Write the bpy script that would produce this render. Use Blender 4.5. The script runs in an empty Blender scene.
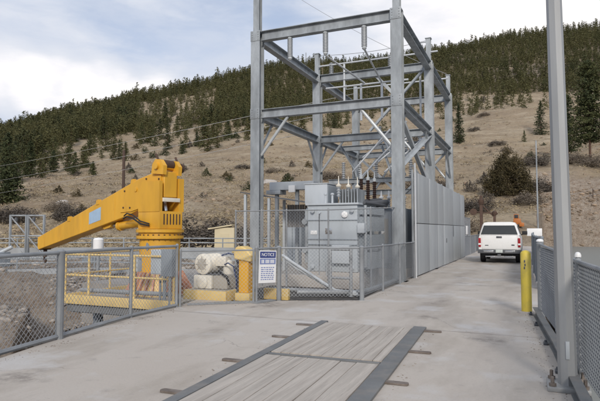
import bpy, bmesh, math, random
import numpy as np
from mathutils import Vector, Matrix

# ------------------------------------------------------------------ camera, world, sun, exposure
scene = bpy.context.scene
C = scene.collection
R = math.radians
PI = math.pi
F_PX, YAW, PITCH, EYE = 530.0, 23.46, 3.15, 1.65

cam_d = bpy.data.cameras.new('camera')
cam_d.sensor_width = 36.0
cam_d.lens = F_PX / 600.0 * 36.0
cam_d.clip_start = 0.05
cam_d.clip_end = 6000
cam = bpy.data.objects.new('camera', cam_d)
C.objects.link(cam)
cam.location = (0, 0, EYE)
cam.rotation_euler = (R(90 + PITCH), 0, R(YAW))
scene.camera = cam

SUN_AZ, SUN_EL = 158.0, 27.0        # compass-like: degrees clockwise from +Y
world = bpy.data.worlds.new('World')
scene.world = world
world.use_nodes = True
wn, wl = world.node_tree.nodes, world.node_tree.links
wn.clear()


def wnode(t, **kw):
    n = wn.new(t)
    for k, v in kw.items():
        setattr(n, k, v)
    return n


def wmath(op, a, b=None, clamp=False):
    n = wnode('ShaderNodeMath', operation=op, use_clamp=clamp)
    for i, v in enumerate((a, b)):
        if v is None:
            continue
        if isinstance(v, (int, float)):
            n.inputs[i].default_value = v
        else:
            wl.new(v, n.inputs[i])
    return n.outputs[0]


def build_world():
    out = wnode('ShaderNodeOutputWorld')
    sky = wnode('ShaderNodeTexSky', sky_type='NISHITA')
    sky.sun_disc = False
    sky.sun_elevation = R(SUN_EL)
    sky.sun_rotation = R(SUN_AZ)
    sky.altitude = 2400
    sky.air_density = 1.0
    sky.dust_density = 1.0
    bg1 = wnode('ShaderNodeBackground')
    wl.new(sky.outputs[0], bg1.inputs[0])
    bg1.inputs[1].default_value = 0.14
    tc = wnode('ShaderNodeTexCoord')
    vec = tc.outputs['Generated']
    mp = wnode('ShaderNodeMapping')
    mp.inputs['Scale'].default_value = (1.0, 1.0, 3.2)
    mp.inputs['Location'].default_value = (0.35, 1.2, 0.4)
    wl.new(vec, mp.inputs[0])
    nz = wnode('ShaderNodeTexNoise')
    nz.inputs['Scale'].default_value = 2.6
    nz.inputs['Detail'].default_value = 6
    nz.inputs['Roughness'].default_value = 0.5
    nz.inputs['Distortion'].default_value = 0.5
    wl.new(mp.outputs[0], nz.inputs['Vector'])
    nz2 = wnode('ShaderNodeTexNoise')
    nz2.inputs['Scale'].default_value = 1.3
    nz2.inputs['Detail'].default_value = 4
    nz2.inputs['Roughness'].default_value = 0.45
    wl.new(mp.outputs[0], nz2.inputs['Vector'])

    def blob(az, el, width, gain):
        d = (math.sin(R(az)) * math.cos(R(el)), math.cos(R(az)) * math.cos(R(el)), math.sin(R(el)))
        dp = wnode('ShaderNodeVectorMath', operation='DOT_PRODUCT')
        wl.new(vec, dp.inputs[0])
        dp.inputs[1].default_value = d
        mr = wnode('ShaderNodeMapRange', interpolation_type='SMOOTHSTEP')
        wl.new(dp.outputs['Value'], mr.inputs[0])
        mr.inputs[1].default_value = math.cos(R(width))
        mr.inputs[2].default_value = 1.0
        mr.inputs[3].default_value = 0.0
        mr.inputs[4].default_value = gain
        return mr.outputs[0]
    # where the bright and the grey banks of cloud stand in the sky
    bright = blob(-6, 24, 19, 0.46)
    for az, el, wd, gn in ((-53, 14.2, 4.6, 0.42), (-48.5, 13.6, 4.4, 0.44), (-44, 14.0, 4.0, 0.42), (-38.5, 12.8, 4.2, 0.42), (-34, 13.2, 3.6, 0.30)):
        bright = wmath('ADD', bright, blob(az, el, wd, gn))
    bright = wmath('ADD', bright, blob(8, 26, 18, 0.25))
    bright = wmath('SUBTRACT', bright, blob(-36, 26, 14, 0.10))
    nz3 = wnode('ShaderNodeTexNoise')
    nz3.inputs['Scale'].default_value = 9.0
    nz3.inputs['Detail'].default_value = 8
    nz3.inputs['Roughness'].default_value = 0.6
    nz3.inputs['Distortion'].default_value = 0.3
    wl.new(mp.outputs[0], nz3.inputs['Vector'])
    v = wmath('ADD', nz.outputs[0], bright)
    v = wmath('ADD', v, wmath('MULTIPLY', wmath('SUBTRACT', nz3.outputs[0], 0.5), 0.42))
    v = wmath('SUBTRACT', v, 0.13)
    ramp = wnode('ShaderNodeValToRGB')
    e = ramp.color_ramp.elements
    e[0].position = 0.30
    e[0].color = (0.62, 0.675, 0.79, 1)
    e[1].position = 0.95
    e[1].color = (1.12, 1.08, 1.05, 1)
    m = e.new(0.55)
    m.color = (0.74, 0.77, 0.845, 1)
    m = e.new(0.74)
    m.color = (0.93, 0.92, 0.95, 1)
    wl.new(v, ramp.inputs[0])
    bg2 = wnode('ShaderNodeBackground')
    wl.new(ramp.outputs[0], bg2.inputs[0])
    bg2.inputs[1].default_value = 1.0
    cov = wmath('ADD', wmath('ADD', nz2.outputs[0], wmath('MULTIPLY', wmath('SUBTRACT', nz3.outputs[0], 0.5), 0.25)), wmath('MULTIPLY', bright, 0.45))
    mr = wnode('ShaderNodeMapRange', interpolation_type='SMOOTHSTEP')
    wl.new(cov, mr.inputs[0])
    mr.inputs[1].default_value = 0.30
    mr.inputs[2].default_value = 0.56
    mr.inputs[3].default_value = 0.5
    mr.inputs[4].default_value = 1.0
    mx = wnode('ShaderNodeMixShader')
    wl.new(mr.outputs[0], mx.inputs[0])
    wl.new(bg1.outputs[0], mx.inputs[1])
    wl.new(bg2.outputs[0], mx.inputs[2])
    wl.new(mx.outputs[0], out.inputs[0])


build_world()

sun_d = bpy.data.lights.new('sun', 'SUN')
sun_d.energy = 2.25
sun_d.angle = R(10)
sun_d.color = (1.0, 0.925, 0.83)
sun = bpy.data.objects.new('sun', sun_d)
C.objects.link(sun)
sd = Vector((math.sin(R(SUN_AZ)) * math.cos(R(SUN_EL)), math.cos(R(SUN_AZ)) * math.cos(R(SUN_EL)), math.sin(R(SUN_EL))))
sun.rotation_euler = sd.to_track_quat('Z', 'Y').to_euler()
sun.location = (-20, -20, 60)

scene.view_settings.view_transform = 'Standard'
scene.view_settings.look = 'None'
scene.view_settings.exposure = 0.08
scene.view_settings.gamma = 1.0
scene.view_settings.use_curve_mapping = False

random.seed(7)
rng = np.random.default_rng(11)

# ------------------------------------------------------------------ materials
MATS = {}


def mat(name, base, rough=0.6, metal=0.0, var=0.12, scale=4.0, bump=0.0, bscale=40.0,
        stain=None, stain_amt=0.0, stain_scale=1.5, stretch=(1, 1, 1), spec=0.5, fine=0.0, fscale=60.0):
    """procedural surface: two tones of noise, an optional stain layer, an optional bump"""
    m = bpy.data.materials.new(name)
    m.use_nodes = True
    n, l = m.node_tree.nodes, m.node_tree.links
    b = n['Principled BSDF']
    b.inputs['Roughness'].default_value = rough
    b.inputs['Metallic'].default_value = metal
    b.inputs['Specular IOR Level'].default_value = spec
    geo = n.new('ShaderNodeNewGeometry')
    mp = n.new('ShaderNodeMapping')
    mp.inputs['Scale'].default_value = stretch
    l.new(geo.outputs['Position'], mp.inputs[0])

    def noise(sc, det=5, ro=0.6):
        q = n.new('ShaderNodeTexNoise')
        q.inputs['Scale'].default_value = sc
        q.inputs['Detail'].default_value = det
        q.inputs['Roughness'].default_value = ro
        l.new(mp.outputs[0], q.inputs['Vector'])
        return q.outputs[0]

    def rampf(sock, lo, hi):
        q = n.new('ShaderNodeMapRange')
        q.inputs[1].default_value = lo
        q.inputs[2].default_value = hi
        l.new(sock, q.inputs[0])
        return q.outputs[0]

    def mix(f, a, c):
        q = n.new('ShaderNodeMix')
        q.data_type = 'RGBA'
        if isinstance(f, float):
            q.inputs[0].default_value = f
        else:
            l.new(f, q.inputs[0])
        for i, s in ((6, a), (7, c)):
            if isinstance(s, tuple):
                q.inputs[i].default_value = (*s, 1)
            else:
                l.new(s, q.inputs[i])
        return q.outputs[2]
    lo = tuple(max(0, c * (1 - var)) for c in base)
    hi = tuple(min(1, c * (1 + var)) for c in base)
    col = mix(rampf(noise(scale), 0.3, 0.7), lo, hi)
    if fine:
        dk = tuple(c * (1 - fine) for c in base)
        q = rampf(noise(fscale, 3, 0.7), 0.55, 0.75)
        col = mix(q, col, dk)
    if stain:
        q = n.new('ShaderNodeMath')
        q.operation = 'MULTIPLY'
        l.new(rampf(noise(stain_scale, 8, 0.65), 0.48, 0.72), q.inputs[0])
        q.inputs[1].default_value = stain_amt
        col = mix(q.outputs[0], col, stain)
    l.new(col, b.inputs['Base Color'])
    rr = n.new('ShaderNodeMapRange')
    rr.inputs[3].default_value = max(0.05, rough - 0.12)
    rr.inputs[4].default_value = min(1, rough + 0.12)
    l.new(noise(scale * 2.3), rr.inputs[0])
    l.new(rr.outputs[0], b.inputs['Roughness'])
    if bump:
        bp = n.new('ShaderNodeBump')
        bp.inputs['Strength'].default_value = bump
        bp.inputs['Distance'].default_value = 0.02
        l.new(noise(bscale, 6, 0.65), bp.inputs['Height'])
        l.new(bp.outputs[0], b.inputs['Normal'])
    MATS[name] = m
    return m


mat('galvanised steel', (0.325, 0.35, 0.37), 0.5, 0.2, 0.30, 3.0, 0.05, 90, (0.19, 0.205, 0.22), 0.75, 1.4, (1, 1, 0.35), fine=0.12, fscale=25)
mat('galvanised light', (0.48, 0.51, 0.53), 0.48, 0.2, 0.14, 4.0, 0.0, 60, (0.36, 0.38, 0.40), 0.5, 1.5, (1, 1, 0.3))
mat('pole steel', (0.30, 0.305, 0.305), 0.5, 0.25, 0.16, 3.0, 0.04, 80, (0.28, 0.28, 0.28), 0.55, 2.0, (1, 1, 0.16))
mat('fence wire', (0.42, 0.44, 0.46), 0.5, 0.3, 0.1, 6.0)
mat('dark wire', (0.13, 0.14, 0.155), 0.55, 0.2, 0.15, 6.0)
mat('aluminium tube', (0.60, 0.62, 0.64), 0.4, 0.2, 0.06, 6.0)
mat('grey paint', (0.42, 0.46, 0.495), 0.5, 0.0, 0.07, 1.2, 0.03, 30, (0.27, 0.29, 0.31), 0.45, 1.6, (1, 1, 0.3), fine=0.05)
mat('pale grey paint', (0.45, 0.485, 0.52), 0.5, 0.0, 0.06, 1.5, 0.02, 30, (0.34, 0.36, 0.38), 0.4, 1.8, (1, 1, 0.3))
mat('mid grey paint', (0.24, 0.27, 0.30), 0.5, 0.0, 0.08, 2.0)
mat('dark grey', (0.085, 0.09, 0.10), 0.55, 0.0, 0.15, 3.0)
mat('black rubber', (0.018, 0.018, 0.02), 0.7, 0.0, 0.2, 6.0)
mat('panel sheet', (0.44, 0.47, 0.49), 0.5, 0.15, 0.09, 0.7, 0.03, 20, (0.28, 0.30, 0.32), 0.5, 0.8, (1, 1, 0.22), fine=0.05)
mat('crane yellow', (0.70, 0.375, 0.032), 0.45, 0.0, 0.14, 1.4, 0.03, 40, (0.40, 0.20, 0.04), 0.45, 2.6, (1, 1, 0.22), fine=0.05, fscale=20)
mat('pale yellow', (0.68, 0.50, 0.20), 0.55, 0.0, 0.08, 2.0, 0.0, 40, (0.42, 0.29, 0.13), 0.5, 2.6)
mat('bollard yellow', (0.62, 0.48, 0.06), 0.55, 0.0, 0.10, 3.0, 0.04, 60, (0.40, 0.32, 0.10), 0.6, 3.5)
mat('rust salmon', (0.50, 0.245, 0.165), 0.7, 0.0, 0.22, 6.0, 0.05, 50, (0.62, 0.44, 0.32), 0.7, 4.0)
mat('rust brown', (0.085, 0.05, 0.035), 0.75, 0.1, 0.3, 8.0)
mat('machine cream', (0.72, 0.68, 0.59), 0.5, 0.0, 0.08, 3.0, 0.0, 40, (0.38, 0.32, 0.24), 0.55, 3.0)
mat('tank taupe', (0.40, 0.37, 0.32), 0.5, 0.0, 0.1, 3.0, 0.0, 40, (0.27, 0.24, 0.20), 0.5, 3.0)
mat('shed beige', (0.58, 0.50, 0.33), 0.6, 0.0, 0.05, 2.0, 0.0, 40, (0.46, 0.39, 0.27), 0.4, 1.5)
mat('shed brown', (0.20, 0.19, 0.185), 0.6, 0.0, 0.10, 2.0, stretch=(6, 6, 0.2))
mat('porcelain brown', (0.035, 0.018, 0.014), 0.25, 0.0, 0.15, 8.0)
mat('porcelain grey', (0.36, 0.38, 0.40), 0.3, 0.0, 0.08, 8.0)
mat('blue hose', (0.03, 0.05, 0.14), 0.45, 0.0, 0.1, 8.0)
mat('sign white', (0.80, 0.80, 0.80), 0.45, 0.0, 0.03, 5.0)
mat('sign navy', (0.03, 0.05, 0.20), 0.45, 0.0, 0.05, 5.0)
mat('sign blue', (0.20, 0.25, 0.46), 0.45, 0.0, 0.05, 5.0)
mat('decal blue', (0.36, 0.50, 0.66), 0.4, 0.0, 0.08, 6.0)
mat('truck white', (0.80, 0.80, 0.79), 0.28, 0.0, 0.02, 2.0, spec=0.6)
mat('truck glass', (0.05, 0.056, 0.06), 0.2, 0.0, 0.1, 1.0, spec=0.25)
mat('lamp red', (0.32, 0.015, 0.02), 0.2, 0.0, 0.1, 8.0)
mat('chrome', (0.55, 0.56, 0.57), 0.25, 0.9, 0.05, 6.0)
mat('plate', (0.55, 0.60, 0.58), 0.4, 0.0, 0.1, 12.0)
mat('machine orange', (0.42, 0.135, 0.025), 0.5, 0.0, 0.1, 3.0)
mat('pole wood', (0.085, 0.055, 0.042), 0.85, 0.0, 0.25, 3.0, stretch=(8, 8, 0.5))
mat('bark', (0.10, 0.058, 0.040), 0.9, 0.0, 0.35, 5.0, stretch=(3, 3, 0.6))
mat('wire', (0.30, 0.30, 0.30), 0.5, 0.3, 0.05, 3.0)
mat('wire pale', (0.55, 0.54, 0.52), 0.5, 0.2, 0.05, 3.0)
mat('ballast', (0.06, 0.056, 0.052), 0.9, 0.0, 0.4, 9.0, 0.6, 30, (0.22, 0.20, 0.18), 0.6, 6.0)
mat('gravel', (0.33, 0.305, 0.275), 0.9, 0.0, 0.16, 3.0, 0.5, 45, (0.22, 0.20, 0.18), 0.5, 0.9, fine=0.3, fscale=28)
mat('wall concrete', (0.42, 0.385, 0.35), 0.8, 0.0, 0.10, 1.3, 0.2, 25, (0.27, 0.25, 0.23), 0.55, 0.7, (1, 1, 0.35), fine=0.1)
mat('deck steel', (0.165, 0.17, 0.172), 0.6, 0.15, 0.16, 2.5, 0.12, 60, (0.26, 0.23, 0.20), 0.6, 3.0, fine=0.1)
mat('rusty steel', (0.16, 0.13, 0.11), 0.75, 0.05, 0.25, 6.0, 0.1, 60, (0.28, 0.26, 0.24), 0.6, 3.0)
mat('dark gap', (0.03, 0.028, 0.026), 0.95, 0.0, 0.2, 6.0)
mat('rail grey', (0.27, 0.285, 0.30), 0.55, 0.15, 0.16, 3.0, 0.04, 60, (0.17, 0.18, 0.19), 0.5, 2.5)
mat('yard grey', (0.30, 0.315, 0.325), 0.7, 0.0, 0.14, 1.2, 0.0, 20, (0.20, 0.20, 0.20), 0.5, 0.8)


def mat_timber():
    m = mat('old timber', (0.435, 0.395, 0.35), 0.85, 0.0, 0.16, 1.3, 0.3, 12, (0.27, 0.235, 0.205), 0.7, 1.0, (11, 0.5, 1), fine=0.28, fscale=9)
    return m


mat_timber()


def mat_concrete_road():
    m = bpy.data.materials.new('road concrete')
    m.use_nodes = True
    n, l = m.node_tree.nodes, m.node_tree.links
    b = n['Principled BSDF']
    geo = n.new('ShaderNodeNewGeometry')

    def noise(sc, det, ro, st=(1, 1, 1)):
        mp = n.new('ShaderNodeMapping')
        mp.inputs['Scale'].default_value = st
        l.new(geo.outputs['Position'], mp.inputs[0])
        q = n.new('ShaderNodeTexNoise')
        q.inputs['Scale'].default_value = sc
        q.inputs['Detail'].default_value = det
        q.inputs['Roughness'].default_value = ro
        l.new(mp.outputs[0], q.inputs['Vector'])
        return q.outputs[0]

    def rng_(s, lo, hi, a=0.0, c=1.0):
        q = n.new('ShaderNodeMapRange')
        for i, v in enumerate((lo, hi, a, c)):
            q.inputs[i + 1].default_value = v
        l.new(s, q.inputs[0])
        return q.outputs[0]

    def mix(f, a, c, mode='MIX'):
        q = n.new('ShaderNodeMix')
        q.data_type = 'RGBA'
        q.blend_type = mode
        l.new(f, q.inputs[0])
        for i, s in ((6, a), (7, c)):
            if isinstance(s, tuple):
                q.inputs[i].default_value = (*s, 1)
            else:
                l.new(s, q.inputs[i])
        return q.outputs[2]
    col = mix(rng_(noise(0.28, 5, 0.55), 0.35, 0.68), (0.455, 0.408, 0.358), (0.49, 0.45, 0.405))
    col = mix(rng_(noise(0.55, 9, 0.68, (1.6, 0.55, 1)), 0.48, 0.68, 0, 0.8), col, (0.325, 0.285, 0.24))     # tyre-wear and dirt drawn along the road
    col = mix(rng_(noise(0.9, 8, 0.62, (0.8, 0.8, 1)), 0.53, 0.64, 0, 0.8), col, (0.52, 0.505, 0.49))          # pale worn patches
    col = mix(rng_(noise(2.6, 9, 0.7), 0.58, 0.76, 0, 0.75), col, (0.29, 0.26, 0.24))                          # small blotches
    col = mix(rng_(noise(38, 4, 0.7), 0.56, 0.74, 0, 0.55), col, (0.27, 0.25, 0.235))                          # aggregate
    # two darker tyre paths along the road and the slab joints across it
    sp = n.new('ShaderNodeSeparateXYZ')
    l.new(geo.outputs['Position'], sp.inputs[0])

    def m_(op, a_, b_=None):
        q = n.new('ShaderNodeMath')
        q.operation = op
        for i, v in enumerate((a_, b_)):
            if v is None:
                continue
            if isinstance(v, (int, float)):
                q.inputs[i].default_value = v
            else:
                l.new(v, q.inputs[i])
        return q.outputs[0]
    wobx = m_('MULTIPLY', noise(0.25, 3, 0.5), 1.6)
    for cx in (-0.55, -2.2):
        dx = m_('ABSOLUTE', m_('SUBTRACT', m_('ADD', sp.outputs[0], wobx), cx + 0.8))
        f_ = m_('MULTIPLY', rng_(dx, 0.0, 0.45, 1.0, 0.0), rng_(noise(1.1, 7, 0.7, (1, 0.3, 1)), 0.38, 0.62, 0.0, 0.5))
        col = mix(f_, col, (0.27, 0.235, 0.21))
    jy = m_('ADD', sp.outputs[1], m_('MULTIPLY', noise(1.6, 5, 0.6), 0.07))
    jf = m_('ABSOLUTE', m_('SUBTRACT', m_('MODULO', m_('ADD', jy, 60.0 - 9.0 + 0.03), 7.5), 0.04))
    col = mix(rng_(jf, 0.006, 0.016, 0.75, 0.0), col, (0.14, 0.12, 0.105))
    col = mix(m_('MULTIPLY', rng_(jf, 0.0, 0.14, 1.0, 0.0), rng_(noise(2.2, 6, 0.7), 0.4, 0.6, 0, 0.6)), col, (0.29, 0.255, 0.225))
    # oil spots
    col = mix(m_('MULTIPLY', rng_(noise(0.8, 2, 0.4), 0.63, 0.70), rng_(noise(5, 6, 0.7), 0.42, 0.6, 0, 0.6)), col, (0.17, 0.15, 0.135))
    # cracks
    vor = n.new('ShaderNodeTexVoronoi')
    vor.feature = 'DISTANCE_TO_EDGE'
    vor.inputs['Scale'].default_value = 0.33
    mp = n.new('ShaderNodeMapping')
    l.new(geo.outputs['Position'], mp.inputs[0])
    add = n.new('ShaderNodeVectorMath')
    add.operation = 'ADD'
    nn = n.new('ShaderNodeTexNoise')
    nn.inputs['Scale'].default_value = 1.1
    nn.inputs['Detail'].default_value = 6
    l.new(mp.outputs[0], nn.inputs['Vector'])
    l.new(mp.outputs[0], add.inputs[0])
    l.new(nn.outputs['Color'], add.inputs[1])
    l.new(add.outputs[0], vor.inputs['Vector'])
    cr = rng_(vor.outputs['Distance'], 0.0, 0.004, 0.45, 0.0)
    pres = rng_(noise(0.4, 3, 0.5), 0.48, 0.6)
    q = n.new('ShaderNodeMath')
    q.operation = 'MULTIPLY'
    l.new(cr, q.inputs[0])
    l.new(pres, q.inputs[1])
    col = mix(q.outputs[0], col, (0.16, 0.14, 0.13))
    l.new(col, b.inputs['Base Color'])
    b.inputs['Specular IOR Level'].default_value = 0.35
    l.new(rng_(noise(1.4, 6, 0.6), 0.3, 0.7, 0.68, 0.92), b.inputs['Roughness'])
    bp = n.new('ShaderNodeBump')
    bp.inputs['Strength'].default_value = 0.25
    bp.inputs['Distance'].default_value = 0.015
    l.new(noise(26, 8, 0.72), bp.inputs['Height'])
    l.new(bp.outputs[0], b.inputs['Normal'])
    MATS['road concrete'] = m


mat_concrete_road()


def mat_terrain():
    m = bpy.data.materials.new('hillside')
    m.use_nodes = True
    n, l = m.node_tree.nodes, m.node_tree.links
    b = n['Principled BSDF']
    b.inputs['Roughness'].default_value = 0.95
    b.inputs['Specular IOR Level'].default_value = 0.1
    geo = n.new('ShaderNodeNewGeometry')

    def noise(sc, det, ro, st=(1, 1, 1)):
        mp = n.new('ShaderNodeMapping')
        mp.inputs['Scale'].default_value = st
        l.new(geo.outputs['Position'], mp.inputs[0])
        q = n.new('ShaderNodeTexNoise')
        q.inputs['Scale'].default_value = sc
        q.inputs['Detail'].default_value = det
        q.inputs['Roughness'].default_value = ro
        l.new(mp.outputs[0], q.inputs['Vector'])
        return q.outputs[0]

    def rng_(s, lo, hi, a=0.0, c=1.0):
        q = n.new('ShaderNodeMapRange')
        for i, v in enumerate((lo, hi, a, c)):
            q.inputs[i + 1].default_value = v
        l.new(s, q.inputs[0])
        return q.outputs[0]

    def mix(f, a, c):
        q = n.new('ShaderNodeMix')
        q.data_type = 'RGBA'
        l.new(f, q.inputs[0])
        for i, s in ((6, a), (7, c)):
            if isinstance(s, tuple):
                q.inputs[i].default_value = (*s, 1)
            else:
                l.new(s, q.inputs[i])
        return q.outputs[2]
    col = mix(rng_(noise(0.03, 6, 0.6), 0.36, 0.64), (0.37, 0.295, 0.20), (0.28, 0.215, 0.148))
    col = mix(rng_(noise(0.11, 7, 0.7, (0.6, 0.6, 2.2)), 0.48, 0.62, 0, 0.9), col, (0.42, 0.35, 0.255))   # bleached grass
    col = mix(rng_(noise(0.085, 8, 0.7, (0.5, 0.5, 3.0)), 0.52, 0.66, 0, 0.6), col, (0.16, 0.125, 0.092))   # brown scrub in bands along the slope
    col = mix(rng_(noise(0.45, 8, 0.78, (0.7, 0.7, 2.0)), 0.54, 0.68, 0, 0.5), col, (0.14, 0.112, 0.085))
    col = mix(rng_(noise(1.9, 5, 0.8), 0.54, 0.64, 0, 0.6), col, (0.42, 0.36, 0.28))
    col = mix(rng_(noise(3.2, 5, 0.8), 0.55, 0.66, 0, 0.6), col, (0.13, 0.105, 0.08))
    col = mix(rng_(noise(0.55, 7, 0.75), 0.54, 0.63, 0, 0.45), col, (0.17, 0.138, 0.105))
    # rock where the slope is steep and low on the bank
    sep = n.new('ShaderNodeSeparateXYZ')
    l.new(geo.outputs['Normal'], sep.inputs[0])
    rock = mix(rng_(noise(1.3, 8, 0.7), 0.35, 0.65), (0.25, 0.19, 0.14), (0.40, 0.345, 0.285))
    rock = mix(rng_(noise(4.5, 6, 0.75), 0.52, 0.66, 0, 0.85), rock, (0.075, 0.062, 0.055))
    steep = rng_(sep.outputs[2], 0.80, 0.90, 1.0, 0.0)
    pz = n.new('ShaderNodeSeparateXYZ')
    l.new(geo.outputs['Position'], pz.inputs[0])
    low = rng_(pz.outputs[2], -0.2, 0.5, 1.0, 0.0)
    mxn = n.new('ShaderNodeMath')
    mxn.operation = 'MAXIMUM'
    l.new(steep, mxn.inputs[0])
    l.new(low, mxn.inputs[1])
    col = mix(mxn.outputs[0], col, rock)
    l.new(col, b.inputs['Base Color'])
    bp = n.new('ShaderNodeBump')
    bp.inputs['Strength'].default_value = 0.8
    bp.inputs['Distance'].default_value = 0.45
    l.new(noise(1.6, 9, 0.72), bp.inputs['Height'])
    l.new(bp.outputs[0], b.inputs['Normal'])
    MATS['hillside'] = m


mat_terrain()


def mat_leaf(name, c1, c2, c3, sc=0.35):
    m = bpy.data.materials.new(name)
    m.use_nodes = True
    n, l = m.node_tree.nodes, m.node_tree.links
    b = n['Principled BSDF']
    b.inputs['Roughness'].default_value = 0.75
    b.inputs['Specular IOR Level'].default_value = 0.2
    geo = n.new('ShaderNodeNewGeometry')
    oi = n.new('ShaderNodeObjectInfo')
    q = n.new('ShaderNodeTexNoise')
    q.inputs['Scale'].default_value = sc
    q.inputs['Detail'].default_value = 4
    l.new(geo.outputs['Position'], q.inputs['Vector'])
    add = n.new('ShaderNodeMath')
    add.operation = 'MULTIPLY_ADD'
    l.new(oi.outputs['Random'], add.inputs[0])
    add.inputs[1].default_value = 0.3
    l.new(q.outputs[0], add.inputs[2])
    add2 = n.new('ShaderNodeMath')
    add2.operation = 'MULTIPLY_ADD'
    l.new(geo.outputs['Random Per Island'], add2.inputs[0])
    add2.inputs[1].default_value = 0.32
    l.new(add.outputs[0], add2.inputs[2])
    r = n.new('ShaderNodeValToRGB')
    e = r.color_ramp.elements
    e[0].position = 0.45
    e[0].color = (*c1, 1)
    e[1].position = 1.05
    e[1].color = (*c3, 1)
    k = e.new(0.75)
    k.color = (*c2, 1)
    l.new(add2.outputs[0], r.inputs[0])
    l.new(r.outputs[0], b.inputs['Base Color'])
    MATS[name] = m


mat_leaf('pine needles', (0.028, 0.038, 0.020), (0.046, 0.058, 0.026), (0.082, 0.088, 0.036))
mat_leaf('forest needles', (0.034, 0.042, 0.021), (0.064, 0.070, 0.030), (0.108, 0.102, 0.043), 0.05)
mat_leaf('juniper foliage', (0.042, 0.037, 0.019), (0.072, 0.058, 0.028), (0.115, 0.090, 0.045), 0.8)
mat_leaf('scrub twigs', (0.12, 0.10, 0.08), (0.17, 0.14, 0.11), (0.24, 0.20, 0.155), 0.5)
mat_leaf('dark scrub', (0.065, 0.056, 0.048), (0.10, 0.085, 0.072), (0.15, 0.128, 0.105), 0.5)
mat_leaf('dry grass', (0.24, 0.19, 0.12), (0.34, 0.275, 0.175), (0.44, 0.365, 0.25), 0.5)


def mat_water():
    m = bpy.data.materials.new('reservoir water')
    m.use_nodes = True
    n, l = m.node_tree.nodes, m.node_tree.links
    b = n['Principled BSDF']
    b.inputs['Base Color'].default_value = (0.22, 0.235, 0.225, 1)
    b.inputs['Roughness'].default_value = 0.35
    b.inputs['Specular IOR Level'].default_value = 0.25
    q = n.new('ShaderNodeTexNoise')
    q.inputs['Scale'].default_value = 0.8
    q.inputs['Detail'].default_value = 6
    geo = n.new('ShaderNodeNewGeometry')
    l.new(geo.outputs['Position'], q.inputs['Vector'])
    bp = n.new('ShaderNodeBump')
    bp.inputs['Strength'].default_value = 0.3
    bp.inputs['Distance'].default_value = 0.1
    l.new(q.outputs[0], bp.inputs['Height'])
    l.new(bp.outputs[0], b.inputs['Normal'])
    MATS['reservoir water'] = m


mat_water()

# ------------------------------------------------------------------ mesh helpers


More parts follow.
